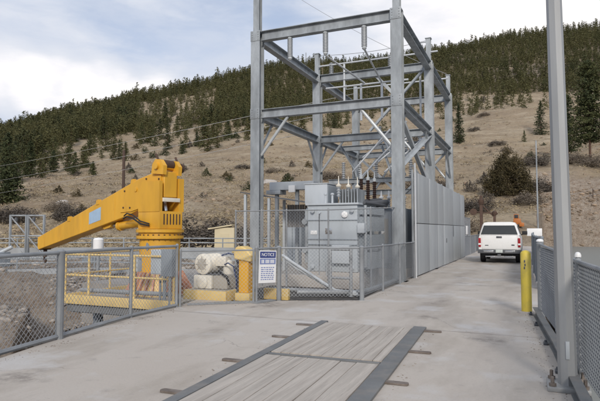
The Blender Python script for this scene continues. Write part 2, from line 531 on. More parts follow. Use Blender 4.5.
class MB:
    """collects shapes in WORLD coordinates; build() links them as one mesh object"""

    def __init__(s):
        s.v, s.f = [], []

    def add(s, vs, fs):
        o = len(s.v)
        s.v.extend([tuple(p) for p in vs])
        s.f.extend([tuple(i + o for i in f) for f in fs])
        return s

    def box(s, x0, x1, y0, y1, z0, z1, M=None, c=0.0):
        """box, with chamfered edges when c > 0"""
        if c <= 0:
            vs = [(x, y, z) for z in (z0, z1) for (x, y) in ((x0, y0), (x1, y0), (x1, y1), (x0, y1))]
            fs = [(3, 2, 1, 0), (4, 5, 6, 7), (0, 1, 5, 4), (1, 2, 6, 5), (2, 3, 7, 6), (3, 0, 4, 7)]
        else:
            bm = bmesh.new()
            bmesh.ops.create_cube(bm, size=1)
            for w in bm.verts:
                w.co = Vector(((x0 + x1) / 2 + w.co.x * (x1 - x0), (y0 + y1) / 2 + w.co.y * (y1 - y0), (z0 + z1) / 2 + w.co.z * (z1 - z0)))
            bmesh.ops.bevel(bm, geom=bm.edges[:] + bm.verts[:], offset=c, segments=2, profile=0.6, affect='EDGES')
            bm.verts.index_update()
            vs = [tuple(w.co) for w in bm.verts]
            fs = [tuple(w.index for w in f.verts) for f in bm.faces]
            bm.free()
        if M is not None:
            vs = [tuple(M @ Vector(p)) for p in vs]
        return s.add(vs, fs)

    def tube(s, p0, p1, r, n=8, r2=None, caps=True):
        p0, p1 = Vector(p0), Vector(p1)
        d = p1 - p0
        if d.length < 1e-6:
            return s
        q = d.to_track_quat('Z', 'Y')
        r2 = r if r2 is None else r2
        vs = []
        for (p, rr) in ((p0, r), (p1, r2)):
            for i in range(n):
                a = 2 * PI * i / n
                vs.append(p + q @ Vector((rr * math.cos(a), rr * math.sin(a), 0)))
        fs = [(i, (i + 1) % n, n + (i + 1) % n, n + i) for i in range(n)]
        if caps:
            fs += [tuple(reversed(range(n))), tuple(range(n, 2 * n))]
        return s.add(vs, fs)

    def path(s, pts, r, n=6):
        pts = [Vector(p) for p in pts]
        rings = []
        q = None
        for i, p in enumerate(pts):
            d = (pts[min(i + 1, len(pts) - 1)] - pts[max(i - 1, 0)]).normalized()
            q = d.to_track_quat('Z', 'Y')
            rings.append([p + q @ Vector((r * math.cos(2 * PI * k / n), r * math.sin(2 * PI * k / n), 0)) for k in range(n)])
        vs = [w for ring in rings for w in ring]
        fs = []
        for i in range(len(pts) - 1):
            for k in range(n):
                fs.append((i * n + k, i * n + (k + 1) % n, (i + 1) * n + (k + 1) % n, (i + 1) * n + k))
        fs += [tuple(reversed(range(n))), tuple(range((len(pts) - 1) * n, len(pts) * n))]
        return s.add(vs, fs)

    def lathe(s, base, axis, prof, n=20):
        """prof: list of (distance along axis, radius)"""
        base = Vector(base)
        ax = Vector(axis).normalized()
        q = ax.to_track_quat('Z', 'Y')
        vs, fs = [], []
        for (h, r) in prof:
            for k in range(n):
                a = 2 * PI * k / n
                vs.append(base + q @ Vector((r * math.cos(a), r * math.sin(a), h)))
        for i in range(len(prof) - 1):
            for k in range(n):
                fs.append((i * n + k, i * n + (k + 1) % n, (i + 1) * n + (k + 1) % n, (i + 1) * n + k))
        fs += [tuple(reversed(range(n))), tuple(range((len(prof) - 1) * n, len(prof) * n))]
        return s.add(vs, fs)

    def prism(s, poly, M, t0, t1):
        """polygon in local XY pushed along local Z from t0 to t1, placed by the matrix M"""
        n = len(poly)
        vs = [M @ Vector((x, y, t0)) for x, y in poly] + [M @ Vector((x, y, t1)) for x, y in poly]
        fs = [tuple(reversed(range(n))), tuple(range(n, 2 * n))]
        fs += [(i, (i + 1) % n, n + (i + 1) % n, n + i) for i in range(n)]
        return s.add(vs, fs)

    def ibeam(s, p0, p1, h, w, tf=0.022, tw=0.016, up=(0, 0, 1)):
        """rolled I section from p0 to p1 (centre line), web along 'up'"""
        p0, p1 = Vector(p0), Vector(p1)
        z = (p1 - p0).normalized()
        y = Vector(up)
        y = (y - z * y.dot(z)).normalized()
        x = y.cross(z)
        M = Matrix((x, y, z)).transposed().to_4x4()
        M.translation = p0
        hw, hh = w / 2, h / 2
        poly = [(-hw, -hh), (hw, -hh), (hw, -hh + tf), (tw / 2, -hh + tf), (tw / 2, hh - tf), (hw, hh - tf), (hw, hh),
                (-hw, hh), (-hw, hh - tf), (-tw / 2, hh - tf), (-tw / 2, -hh + tf), (-hw, -hh + tf)]
        return s.prism(poly, M, 0, (p1 - p0).length)

    def angle(s, p0, p1, w=0.09, t=0.012, up=(0, 0, 1)):
        p0, p1 = Vector(p0), Vector(p1)
        z = (p1 - p0).normalized()
        y = Vector(up)
        y = (y - z * y.dot(z)).normalized()
        x = y.cross(z)
        M = Matrix((x, y, z)).transposed().to_4x4()
        M.translation = p0
        return s.prism([(0, 0), (w, 0), (w, t), (t, t), (t, w), (0, w)], M, 0, (p1 - p0).length)

    def build(s, name, m, parent=None, origin=None, smooth=True):
        me = bpy.data.meshes.new(name)
        if parent is not None:
            o = parent
            off = Vector((0, 0, 0))
            while o is not None:
                off += Vector(o.location)
                o = o.parent
        elif origin is not None:
            off = Vector(origin)
        else:
            off = Vector((0, 0, 0))
        me.from_pydata([(p[0] - off.x, p[1] - off.y, p[2] - off.z) for p in s.v], [], s.f)
        me.materials.append(MATS[m])
        bm = bmesh.new()
        bm.from_mesh(me)
        bmesh.ops.recalc_face_normals(bm, faces=bm.faces)
        bm.to_mesh(me)
        bm.free()
        if smooth:
            me.polygons.foreach_set('use_smooth', [True] * len(me.polygons))
            me.set_sharp_from_angle(angle=R(35))
        ob = bpy.data.objects.new(name, me)
        C.objects.link(ob)
        if parent is not None:
            ob.parent = parent
        elif origin is not None:
            ob.location = origin
        return ob


def tag(o, label=None, cat=None, group=None, kind=None):
    if label:
        o['label'] = label
    if cat:
        o['category'] = cat
    if group:
        o['group'] = group
    if kind:
        o['kind'] = kind
    return o


def thing(name, label, cat, loc, group=None):
    o = bpy.data.objects.new(name, None)
    o.empty_display_size = 0.2
    C.objects.link(o)
    o.location = loc
    return tag(o, label, cat, group)


def copy_tree(o, parent=None):
    c = o.copy()
    C.objects.link(c)
    if parent is not None:
        c.parent = parent
    for ch in list(o.children):
        copy_tree(ch, c)
    return c


def mesh_np(name, verts, quads, m):
    me = bpy.data.meshes.new(name)
    nv, nf = len(verts), len(quads)
    k = quads.shape[1]
    me.vertices.add(nv)
    me.vertices.foreach_set('co', verts.astype(np.float32).ravel())
    me.loops.add(nf * k)
    me.loops.foreach_set('vertex_index', quads.astype(np.int32).ravel())
    me.polygons.add(nf)
    me.polygons.foreach_set('loop_start', np.arange(0, nf * k, k, dtype=np.int32))
    me.polygons.foreach_set('loop_total', np.full(nf, k, dtype=np.int32))
    for q in (m if isinstance(m, list) else [m]):
        me.materials.append(MATS[q])
    me.update(calc_edges=True)
    return me


def text_mesh(body, size, name, m, M, parent, depth=0.002):
    cu = bpy.data.curves.new(name, 'FONT')
    cu.body = body
    cu.size = size
    cu.align_x = 'CENTER'
    cu.align_y = 'CENTER'
    cu.extrude = depth
    tmp = bpy.data.objects.new(name, cu)
    C.objects.link(tmp)
    bpy.context.view_layer.update()
    me = bpy.data.meshes.new_from_object(tmp.evaluated_get(bpy.context.evaluated_depsgraph_get()))
    bpy.data.objects.remove(tmp)
    off = Vector((0, 0, 0))
    q = parent
    while q is not None:
        off += Vector(q.location)
        q = q.parent
    for v in me.vertices:
        v.co = (M @ v.co) - off
    me.materials.clear()
    me.materials.append(MATS[m])
    ob = bpy.data.objects.new(name, me)
    C.objects.link(ob)
    ob.parent = parent
    return ob


# ------------------------------------------------------------------ value noise (vectorised)
_perm = rng.random((257, 257))


def vnoise(x, y):
    xi, yi = np.floor(x).astype(int), np.floor(y).astype(int)
    fx, fy = x - xi, y - yi
    fx = fx * fx * (3 - 2 * fx)
    fy = fy * fy * (3 - 2 * fy)
    a, b = _perm[xi % 256, yi % 256], _perm[(xi + 1) % 256, yi % 256]
    c, d = _perm[xi % 256, (yi + 1) % 256], _perm[(xi + 1) % 256, (yi + 1) % 256]
    return (a * (1 - fx) + b * fx) * (1 - fy) + (c * (1 - fx) + d * fx) * fy - 0.5


def fbm(x, y, sc, octv=4, g=0.5):
    s, amp = 0, 1
    for i in range(octv):
        s = s + amp * vnoise(x * sc * 2 ** i + 17.3 * i, y * sc * 2 ** i + 5.1 * i)
        amp *= g
    return s


def sstep(a, b, x):
    t = np.clip((x - a) / (b - a), 0, 1)
    return t * t * (3 - 2 * t)


# ------------------------------------------------------------------ terrain
RX = np.array([-400, -150, 0, 60, 130, 200, 267, 333, 400, 433, 500, 587, 700, 1000.])
RE = np.array([0.11, 0.14, 0.184, 0.214, 0.245, 0.272, 0.302, 0.314, 0.324, 0.342, 0.362, 0.377, 0.385, 0.36])
ER = np.array([0, 30, 50, 60, 70, 80, 95, 110, 135, 160, 250, 350, 500.])
EE = np.array([-0.06, -0.055, -0.03, -0.012, 0.022, 0.054, 0.088, 0.113, 0.136, 0.158, 0.212, 0.266, 0.362])


def column(x, y):
    a = np.degrees(np.arctan2(x, y)) + YAW
    a = (a + 180) % 360 - 180
    ac = np.clip(a, -52, 52)
    return 300 + F_PX * np.tan(np.radians(ac)), ac


EDGE_Y = np.array([-60, -5, 4.78, 5.92, 7.93, 9.43, 9.6, 60])
EDGE_X = np.array([-5.0, -5.6, -6.25, -6.55, -6.89, -6.98, -7.0, -7.0])


def terr(x, y):
    x, y = np.asarray(x, float), np.asarray(y, float)
    r = np.hypot(x, y)
    px, ac = column(x, y)
    sc = np.interp(px, RX, RE) / 0.362
    d = r * np.cos(np.radians(ac))
    eb = np.interp(np.minimum(r, 500), ER, EE)
    eb = np.where(eb > 0, eb * sc, eb)
    z = EYE + np.where(r < 500, d, 500 * np.cos(np.radians(ac)) + (r - 500) * 0.03) * eb
    rough = sstep(55, 120, r)
    z = z + rough * (fbm(x, y, 0.02, 5) * (2.2 + 0.012 * r) + np.abs(fbm(x, y, 0.008, 3)) * 0.02 * r * sstep(120, 300, r))
    z = z + fbm(x, y, 0.35, 4, 0.6) * 0.55 * sstep(45, 70, r)
    terrace = fbm(x, y, 0.05, 3)
    z = z + (np.abs(((z * 0.30 + terrace) % 1.0) - 0.5) - 0.25) * 1.3 * rough
    # the gorge below the crest on the left, the reservoir bed on the right
    left = fbm(x, y, 0.45, 5, 0.55) * 1.1 + np.abs(fbm(x, y, 1.1, 4, 0.6)) * 0.7
    edge = np.interp(y, EDGE_Y, EDGE_X)
    dl = edge - x
    gorge = -1.0 - 2.0 * sstep(0, 3.0, dl) + left
    gorge = gorge + (2.9 - left * 0.75) * sstep(15, 29, r)
    ledge = -1.55 + 0.085 * np.clip(r - 7, 0, 24) + 0.28 * fbm(x, y, 0.5, 5, 0.6) + 0.12 * fbm(x, y, 2.2, 3)
    lw = sstep(-26.2, -27.6, ac + 1.1 * fbm(x, y, 0.8, 4, 0.6)) * sstep(24, 18, r) * sstep(0.3, 1.6, dl)
    gorge = gorge * (1 - lw) + ledge * lw
    w = sstep(34, 56, r)
    zl = gorge * (1 - w) + z * w
    w2 = sstep(84, 104, r)
    zr = (-4.0 + 0.6 * fbm(x, y, 0.2, 3)) * (1 - w2) + z * w2
    sidew = sstep(0.2, 1.0, x - np.maximum(0, (y - 40)) * 0.02)
    zz = zl * (1 - sidew) + zr * sidew
    # under the road and the pads
    inroad = (x > edge - 0.4) & (x < 1.2) & (y < 58)
    zz = np.where(inroad, np.minimum(zz, -1.6), zz)
    behind = y < -2
    zz = np.where(behind & (r < 60), np.minimum(zz, -2.2), zz)
    pad = (x > -13.6) & (x < -3) & (y > 10.3) & (y < 41)
    zz = np.where(pad, np.minimum(zz, -0.6), zz)
    roadend = sstep(58, 66, y) * (np.abs(x + 1.8) < 3)
    return zz


def build_terrain():
    A = np.concatenate([np.arange(-180, -60, 2.0), np.arange(-60, 45, 0.22), np.arange(45, 180, 2.0)]) - YAW
    rr = np.concatenate([np.geomspace(2.5, 60, 120), np.geomspace(61, 560, 150), np.array([600, 700, 900, 1300, 2000, 3000])])
    nA, nR = len(A), len(rr)
    aa, r2 = np.meshgrid(np.radians(A), rr)
    x, y = r2 * np.sin(aa), r2 * np.cos(aa)
    z = terr(x, y)
    V = np.stack([x, y, z], -1).reshape(-1, 3)
    i, j = np.meshgrid(np.arange(nR - 1), np.arange(nA), indexing='ij')
    j2 = (j + 1) % nA
    Q = np.stack([i * nA + j, (i + 1) * nA + j, (i + 1) * nA + j2, i * nA + j2], -1).reshape(-1, 4)
    me = mesh_np('terrain', V, Q, 'hillside')
    me.polygons.foreach_set('use_smooth', [True] * len(me.polygons))
    o = bpy.data.objects.new('terrain', me)
    C.objects.link(o)
    tag(o, kind='structure')


build_terrain()

# road: the crest of the dam as one slab with a real edge
road_poly = [(0.72, -30), (0.60, 3.0), (0.36, 7.0), (0.22, 11.2), (0.30, 30), (0.6, 62), (-4.2, 62), (-3.72, 40), (-3.72, 12.02),
             (-5.42, 11.24), (-5.66, 10.62), (-6.0, 10.75), (-7.3, 10.75), (-7.02, 9.46), (-6.93, 7.95), (-6.58, 5.9), (-6.28, 4.75), (-5.6, -5), (-5.0, -30)]
mb = MB()
mb.prism(road_poly, Matrix.Identity(4), -1.4, 0.0)
tag(mb.build('road', 'road concrete', smooth=False), kind='structure')
mb = MB()
mb.prism([(-3.74, 11.99), (-3.74, 42), (-13.2, 42), (-13.2, 12.9), (-7.32, 12.9), (-7.32, 10.73), (-6.0, 10.78), (-5.68, 10.65), (-5.44, 11.27)], Matrix.Identity(4), -1.3, -0.035)
tag(mb.build('gravel_ground', 'gravel', smooth=False), kind='structure')
mb = MB()
mb.box(0.8, 900, -500, 400, -1.0, -0.9)
tag(mb.build('water', 'reservoir water', smooth=False), kind='structure')
mb = MB()
# dark ballast strip just inside the low fence
mb.prism([(-3.76, 12.04), (-3.9, 14.4), (-7.2, 14.4), (-7.2, 12.0), (-5.42, 11.31)], Matrix.Identity(4), -0.03, -0.024)
tag(mb.build('ballast_ground', 'ballast', smooth=False), kind='structure')


# ------------------------------------------------------------------ chain link fences
def chain(mb, p0, p1, z0, z1, sp=0.062, r=0.0021, n=3):
    """diagonal wires filling the rectangle between two posts"""
    p0, p1 = Vector((*p0, 0)), Vector((*p1, 0))
    L = (p1 - p0).length
    u = (p1 - p0) / L
    nrm = Vector((-u.y, u.x, 0))
    H = z1 - z0
    k = sp * math.sqrt(2)
    c = -H
    vs, fs = [], []

    def seg(s0, h0, s1, h1, off):
        nonlocal vs, fs
        a = p0 + u * s0 + Vector((0, 0, z0 + h0)) + nrm * off
        b = p0 + u * s1 + Vector((0, 0, z0 + h1)) + nrm * off
        mb.tube(a, b, r, n, caps=False)
    while c < L:
        s0, s1 = max(c, 0), min(c + H, L)
        if s1 - s0 > 0.01:
            seg(s0, s0 - c, s1, s1 - c, 0.002)
            seg(s0, H - (s0 - c), s1, H - (s1 - c), -0.002)
        c += k


def fence(name, label, pts, h, post_r=0.03, z0=0.0, mesh_z0=0.04, sill=None, cap=None, big=(), group=None, sp=0.062, wr=0.0021, rail_r=0.021, mid=False, pm='rail grey', post_extra=0.02, skip=(), wm='fence wire'):
    """pts: post positions (x, y); the mesh hangs between the first and the last of each stretch"""
    t = thing(name, label, 'fence', (pts[0][0], pts[0][1], z0), group)
    hs = h if isinstance(h, (list, tuple)) else [h] * len(pts)
    for i, p in enumerate(pts):
        if i in skip:
            continue
        r_ = post_r * (1.9 if i in big else 1)
        m = MB()
        m.lathe((p[0], p[1], z0 - 0.02), (0, 0, 1), [(0, r_), (hs[i] + post_extra, r_), (hs[i] + post_extra + 0.02, r_ * 1.15), (hs[i] + post_extra + 0.05, r_ * 0.6)], 10)
        o = m.build('post', pm, t)
        if cap and i in cap:
            m = MB()
            m.lathe((p[0], p[1], z0 + hs[i] + post_extra + 0.031), (0, 0, 1), [(0, r_ * 1.05), (0.02, r_ * 1.1), (0.045, r_ * 0.8), (0.055, r_ * 0.3)], 10)
            m.build('cap', 'sign white', o)
    mr, mc = MB(), MB()
    for i in range(len(pts) - 1):
        a, b = pts[i], pts[i + 1]
        mr.tube((*a, z0 + hs[i]), (*b, z0 + hs[i + 1]), rail_r, 8)
        if mid:
            mr.tube((*a, z0 + hs[i] * 0.5), (*b, z0 + hs[i + 1] * 0.5), rail_r * 0.8, 6)
        chain(mc, a, b, z0 + mesh_z0, z0 + min(hs[i], hs[i + 1]) - 0.01, sp, wr)
    mr.build('top_rail', pm, t)
    mc.build('chain_mesh', wm, t, smooth=False)
    if sill:
        ms = MB()
        for i in range(len(pts) - 1):
            a, b = Vector((*pts[i], 0)), Vector((*pts[i + 1], 0))
            ms.tube(a + Vector((0, 0, z0 + sill[0])), b + Vector((0, 0, z0 + sill[0])), sill[1], 6)
        ms.build('bottom_rail', pm, t)
    return t


LF = [(-5.55, -3.0), (-5.9, 0.6), (-6.25, 4.0), (-6.58, 6.0), (-6.92, 7.95), (-6.97, 9.43)]
fence('chain_link_fence', 'grey chain link fence along the left road edge, with one thick post', LF, 1.3, 0.032, sill=(0.045, 0.035), big=(3,), rail_r=0.028, wr=0.0034)
fence('chain_link_fence', 'short low chain link fence in front of the cream motor and yellow stand', [(-6.93, 9.5), (-5.75, 10.62)], 1.19, 0.026, rail_r=0.018, wr=0.0024)
fence('chain_link_fence', 'low chain link fence round the near corner of the transformer yard',
      [(-5.72, 10.7), (-5.46, 11.33), (-4.18, 11.88), (-3.66, 12.08), (-3.66, 14.03), (-3.66, 16.03), (-3.66, 18.2)], 1.22, 0.030, rail_r=0.022, big=(1, 3), mesh_z0=0.08, skip=(2,), wr=0.003)
fence('chain_link_fence', 'tall chain link fence just in front of the grey transformer tank',
      [(-8.35, 14.25), (-7.45, 14.25), (-6.62, 14.25), (-5.3, 14.25), (-4.05, 14.25), (-4.0, 17.0)], [2.25, 2.25, 2.25, 2.25, 2.27, 2.4], 0.026, z0=-0.03, rail_r=0.018, sp=0.07, wr=0.0028)
fence('chain_link_fence', 'chain link fence with white capped posts behind the tall light pole at the right',
      [(1.0, -3.0), (0.74, 2.0), (0.60, 4.9), (0.47, 6.55), (0.34, 8.9), (0.16, 11.1)], [1.3, 1.3, 1.3, 1.3, 1.33, 1.37], 0.032, cap=(3, 5), sp=0.056, wr=0.0036, rail_r=0.024, big=(5,), mesh_z0=0.12, wm='dark wire')
fence('chain_link_fence', 'dark slatted mesh fence at the right edge of the road beyond the yellow bollard',
      [(0.28, 16.0), (0.16, 18.5), (0.10, 22.0), (0.08, 27.0), (0.1, 34.0), (0.2, 44.0)], 1.42, 0.045, sp=0.06, wr=0.012, rail_r=0.03, pm='mid grey paint', wm='dark wire')
fence('chain_link_fence', 'low mesh fence continuing past the end of the tall grey panel wall',
      [(-3.7, 33.6), (-3.7, 37.0), (-3.75, 41.0), (-3.8, 46.0)], 1.25, 0.035, sp=0.09, wr=0.007, rail_r=0.025)
fence('chain_link_fence', 'tall mesh fence with a white notice past the end of the grey panel wall',
      [(-4.15, 33.8), (-4.15, 37.4), (-4.15, 41.5)], 2.5, 0.04, sp=0.12, wr=0.006, rail_r=0.025)

# steel kerb channels under the right fence
mb = MB()
for (a, b) in [((0.62, 1.0), (0.44, 5.0)), ((0.44, 5.0), (0.29, 8.0)), ((0.29, 8.0), (0.06, 11.35))]:
    d = (Vector(b) - Vector(a)).normalized()
    n_ = Vector((-d.y, d.x))
    mb.ibeam((a[0], a[1], 0.075), (b[0], b[1], 0.075), 0.15, 0.10, 0.014, 0.012)
tag(mb.build('kerb_beam', 'deck steel', origin=(0.62, 1, 0)), 'low grey steel beam lying along the road edge under the right fence', 'kerb')
kb = bpy.data.objects['kerb_beam']
for i, y in enumerate((5.2, 6.9, 8.5, 10.1, 11.3)):
    x = float(np.interp(y, [1, 5, 8, 11.35], [0.62, 0.44, 0.29, 0.06]))
    m = MB()
    m.box(x - 0.12, x - 0.06, y - 0.06, y + 0.06, 0.0, 0.035, c=0.008)
    m.lathe((x - 0.09, y, 0.035), (0, 0, 1), [(0, 0.018), (0.03, 0.018), (0.034, 0.01)], 6)
    m.build('anchor_bolt', 'dark grey', kb)

# ------------------------------------------------------------------ timber deck in the road
DA = math.atan(0.048)
DM = Matrix.Translation((-3.27, 4.26, 0)) @ Matrix.Rotation(DA, 4, 'Z')


def deck_panel(u0, u1, v0, v1, n, label, cracks):
    t = thing('timber_deck', label, 'deck', tuple(DM @ Vector(((v0 + v1) / 2, u0, 0))))
    m = MB()
    m.box(v0 - 0.01, v1 + 0.01, u0, u1, 0.001, 0.005, DM)
    m.build('gap_shade', 'dark gap', t, smooth=False)  # dark sheet standing in for the shade down in the plank gaps
    cuts = np.concatenate([[0], np.cumsum(np.array([random.uniform(0.75, 1.3) for _ in range(n)]))])
    cuts = v0 + (v1 - v0) * cuts / cuts[-1]
    pm = MB()
    for i in range(n):
        a, b = cuts[i] + 0.0005 + random.random() * 0.0018 + (0.0022 if n == 7 else 0), cuts[i + 1] - 0.0005 - random.random() * 0.0018 - (0.0022 if n == 7 else 0)
        top = 0.028 + random.uniform(-0.003, 0.003)
        # weathered top: cross rows with small unevenness
        rows = 14
        e_a, e_b = random.uniform(0, 0.03), random.uniform(0, 0.035)
        vs, fs = [], []
        for k in range(rows + 1):
            y = u0 + 0.01 + e_a + (u1 - u0 - 0.02 - e_a - e_b) * k / rows
            e0, e1 = random.uniform(0, 0.0025), random.uniform(0, 0.0025)
            dz = random.uniform(-0.0015, 0.0015)
            vs += [DM @ Vector((a + e0, y, 0.006)), DM @ Vector((a + e0, y, top - 0.003 + dz)), DM @ Vector((a + e0 + 0.0035, y, top + dz)),
                   DM @ Vector((b - e1 - 0.0035, y, top + dz)), DM @ Vector((b - e1, y, top - 0.003 + dz)), DM @ Vector((b - e1, y, 0.006))]
        for k in range(rows):
            for j in range(5):
                fs.append((k * 6 + j, (k + 1) * 6 + j, (k + 1) * 6 + j + 1, k * 6 + j + 1))
        fs += [(0, 1, 2, 3, 4, 5), tuple(rows * 6 + q for q in (5, 4, 3, 2, 1, 0))]
        pm.add(vs, fs)
    pm.build('planks', 'old timber', t)
    for (v, u, L, a) in cracks:
        cm = MB()
        pts = [Vector((v, u, 0))]
        for k in range(7):
            pts.append(pts[-1] + Vector((math.sin(a) * L / 7 + random.uniform(-0.006, 0.006), L / 7, 0)))
        vs, fs = [], []
        for k, p in enumerate(pts):
            w_ = 0.0004 + 0.003 * math.sin(PI * k / 7) * random.uniform(0.6, 1.1)
            vs += [DM @ Vector((p.x - w_, p.y, 0.0345)), DM @ Vector((p.x + w_, p.y, 0.0345)), DM @ Vector((p.x + w_, p.y, 0.02)), DM @ Vector((p.x - w_, p.y, 0.02))]
        for k in range(7):
            for j in range(4):
                fs.append((k * 4 + j, k * 4 + (j + 1) % 4, (k + 1) * 4 + (j + 1) % 4, (k + 1) * 4 + j))
        cm.add(vs, fs)
        cm.build('split', 'dark gap', t, smooth=False)
    return t


deck_panel(2.16, 4.56, 0.16, 1.65, 11, 'far grey timber deck panel set flush in the concrete road', [])
deck_panel(-2.6, 2.02, 0.16, 1.65, 7, 'near grey timber deck panel with wide planks, in the road', [])
t = tag(MB().box(0.16, 1.65, 2.05, 2.12, 0.004, 0.03, DM, c=0.006).build('cross_bar', 'deck steel', origin=tuple(DM @ Vector((0.9, 2.1, 0)))),
        'flat grey bar crossing between the two timber deck panels', 'bar')


def deck_rail(v0, v1, tabs, label, side):
    t = thing('deck_rail', label, 'rail', tuple(DM @ Vector((v0, 0, 0))))
    m = MB()
    m.box(v0, v1, -2.8, 4.72, -0.02, 0.030, DM, c=0.006)
    m.build('plate', 'deck steel', t)
    for u in tabs:
        m = MB()
        x0, x1 = (v1 - 0.0, v1 + random.uniform(0.24, 0.33)) if side > 0 else (v0 - random.uniform(0.24, 0.33), v0 + 0.0)
        poly = []
        for k in range(7):
            a = -PI / 2 + PI * k / 6
            if side > 0:
                poly.append((x1 - 0.03 + 0.03 * math.cos(a), u + 0.045 * math.sin(a)))
            else:
                poly.append((x0 + 0.03 - 0.03 * math.cos(a), u - 0.045 * math.sin(a)))
        poly += [(x0, u + 0.045), (x0, u - 0.045)] if side > 0 else [(x1, u - 0.045), (x1, u + 0.045)]
        m.prism(poly, DM, 0.004, 0.022)
        m.build('anchor_tab', 'rusty steel', t)


deck_rail(0.02, 0.15, (0.25, 1.62, 3.2, 4.3), 'left grey steel channel edging the timber deck, with rusty tabs', -1)
deck_rail(1.66, 1.87, (1.35, 2.9, 4.45), 'right wide grey steel channel edging the timber deck, with rusty tabs', 1)

# ------------------------------------------------------------------ light pole and bollard
PX_, PY_ = 0.325, 6.26
t = thing('light_pole', 'tall grey tapered steel light pole bolted to the road edge at the right', 'pole', (PX_, PY_, 0))
m = MB()
n8 = 8
m.lathe((PX_, PY_, 0.05), Vector((-0.009, 0, 1)), [(0, 0.098), (0.02, 0.094), (9.5, 0.058), (9.52, 0.05)], n8)
o = m.build('shaft', 'pole steel', t)
m = MB().box(PX_ - 0.2, PX_ + 0.2, PY_ - 0.2, PY_ + 0.2, 0.0, 0.05, c=0.01)
o = m.build('base_plate', 'pole steel', t)
for dx in (-0.15, 0.15):
    for dy in (-0.15, 0.15):
        m = MB()
        m.lathe((PX_ + dx, PY_ + dy, 0.05), (0, 0, 1), [(0, 0.036), (0.03, 0.036), (0.032, 0.018), (0.09, 0.018), (0.095, 0.01)], 6)
        m.build('anchor_bolt', 'rusty steel', o)
m = MB().box(PX_ - 0.018, PX_ + 0.018, PY_ - 0.105, PY_ - 0.08, 0.32, 0.50, c=0.003)
m.build('hand_hole_cover', 'galvanised light', t)

t = thing('bollard', 'yellow painted steel bollard beside the right fence', 'bollard', (-0.1, 11.55, 0))
m = MB()
m.lathe((-0.1, 11.55, 0), (0, 0, 1), [(0, 0.098), (1.17, 0.098), (1.205, 0.085), (1.23, 0.05), (1.24, 0.01)], 20)
m.build('tube', 'bollard yellow', t)
m = MB().lathe((-0.1, 11.55, 0.001), (0, 0, 1), [(0, 0.17), (0.03, 0.16), (0.035, 0.12)], 18)
m.build('footing', 'wall concrete', t)
m = MB()
for (zz, a) in ((1.05, -0.2), (0.98, -0.12), (0.92, -0.25)):
    m.box(-0.1 + math.sin(a) * 0.1 - 0.012, -0.1 + math.sin(a) * 0.1 + 0.012, 11.55 - 0.101, 11.55 - 0.09, zz - 0.05, zz, c=0.003)
m.build('paint_chip', 'dark grey', t)

# ------------------------------------------------------------------ substation gantry
XL, XR, YS = -9.1, -3.9, (17.03, 23.05, 29.07)
ZT, ZM = 8.74, 5.86
g = thing('substation_gantry', 'tall galvanised steel substation gantry of six columns and beams behind the yard fence', 'gantry', (XL, YS[0], 0))
for y in YS:
    for x in (XL, XR):
        m = MB()
        m.ibeam((x, y, -0.05), (x, y, ZT + 0.17), 0.36, 0.36, 0.026, 0.02, up=(0, 1, 0))
        c_ = m.build('column', 'galvanised steel', g)
        m = MB().box(x - 0.28, x + 0.28, y - 0.28, y + 0.28, -0.04, 0.0, c=0.006)
        m.build('base_plate', 'galvanised steel', c_)
        for zb in (ZT, ZM):
            m = MB()
            m.box(x - 0.19, x + 0.19, y - 0.196, y - 0.182, zb - 0.19, zb + 0.19, c=0.003)
            for bx in (-0.12, 0.12):
                for bz in (-0.13, -0.04, 0.05, 0.14):
                    m.lathe((x + bx, y - 0.196, zb + bz), (0, -1, 0), [(0, 0.02), (0.015, 0.02), (0.016, 0.01)], 6)
            m.build('gusset_plate', 'galvanised steel', c_)
        # slim mast on top of every column
        top = 14.2 if y == YS[0] else 9.95
        m = MB()
        m.ibeam((x, y, ZT + 0.18), (x, y, top), 0.24 if y == YS[0] else 0.2, 0.24 if y == YS[0] else 0.2, 0.018, 0.014, up=(0, 1, 0))
        m.box(x - 0.17, x + 0.17, y - 0.17, y + 0.17, ZT + 0.17, ZT + 0.20, c=0.004)
        if y != YS[0]:
            m.box(x - 0.13, x + 0.13, y - 0.13, y + 0.13, top, top + 0.03, c=0.004)
            m.tube((x, y, top - 0.12), (x - 0.55, y - 0.1, top - 0.16), 0.022, 6)
            m.tube((x - 0.55, y - 0.1, top - 0.16), (x - 0.55, y - 0.1, top + 0.14), 0.022, 6)
        m.build('mast', 'galvanised steel', c_)
for y in YS:
    for zb, hh in ((ZT, 0.36), (ZM, 0.32)):
        m = MB().ibeam((XL + 0.19, y, zb), (XR - 0.19, y, zb), hh, 0.24, 0.02, 0.014)
        m.build('cross_beam', 'galvanised steel', g)
for x in (XL, XR):
    for a, b in ((0, 1), (1, 2)):
        for zb, hh in ((ZT, 0.34), (ZM, 0.30)):
            m = MB().ibeam((x, YS[a] + 0.2, zb), (x, YS[b] - 0.2, zb), hh, 0.26, 0.02, 0.014)
            m.build('side_beam', 'galvanised steel', g)
# knee braces below the middle beams
for y in YS:
    for x, s_ in ((XL, 1), (XR, -1)):
        m = MB()
        m.tube((x + s_ * 0.18, y, ZM - 1.5), (x + s_ * 1.25, y, ZM - 0.16), 0.055, 8)
        m.build('knee_brace', 'galvanised light', g)
        for yy, sy in ((y, 1), (y, -1)):
            if (y == YS[0] and sy < 0) or (y == YS[2] and sy > 0):
                continue
            m = MB().angle((x, y + sy * 0.18, ZM - 1.5), (x, y + sy * 1.3, ZM - 0.16), 0.1, 0.014)
            m.build('knee_brace', 'galvanised steel', g)
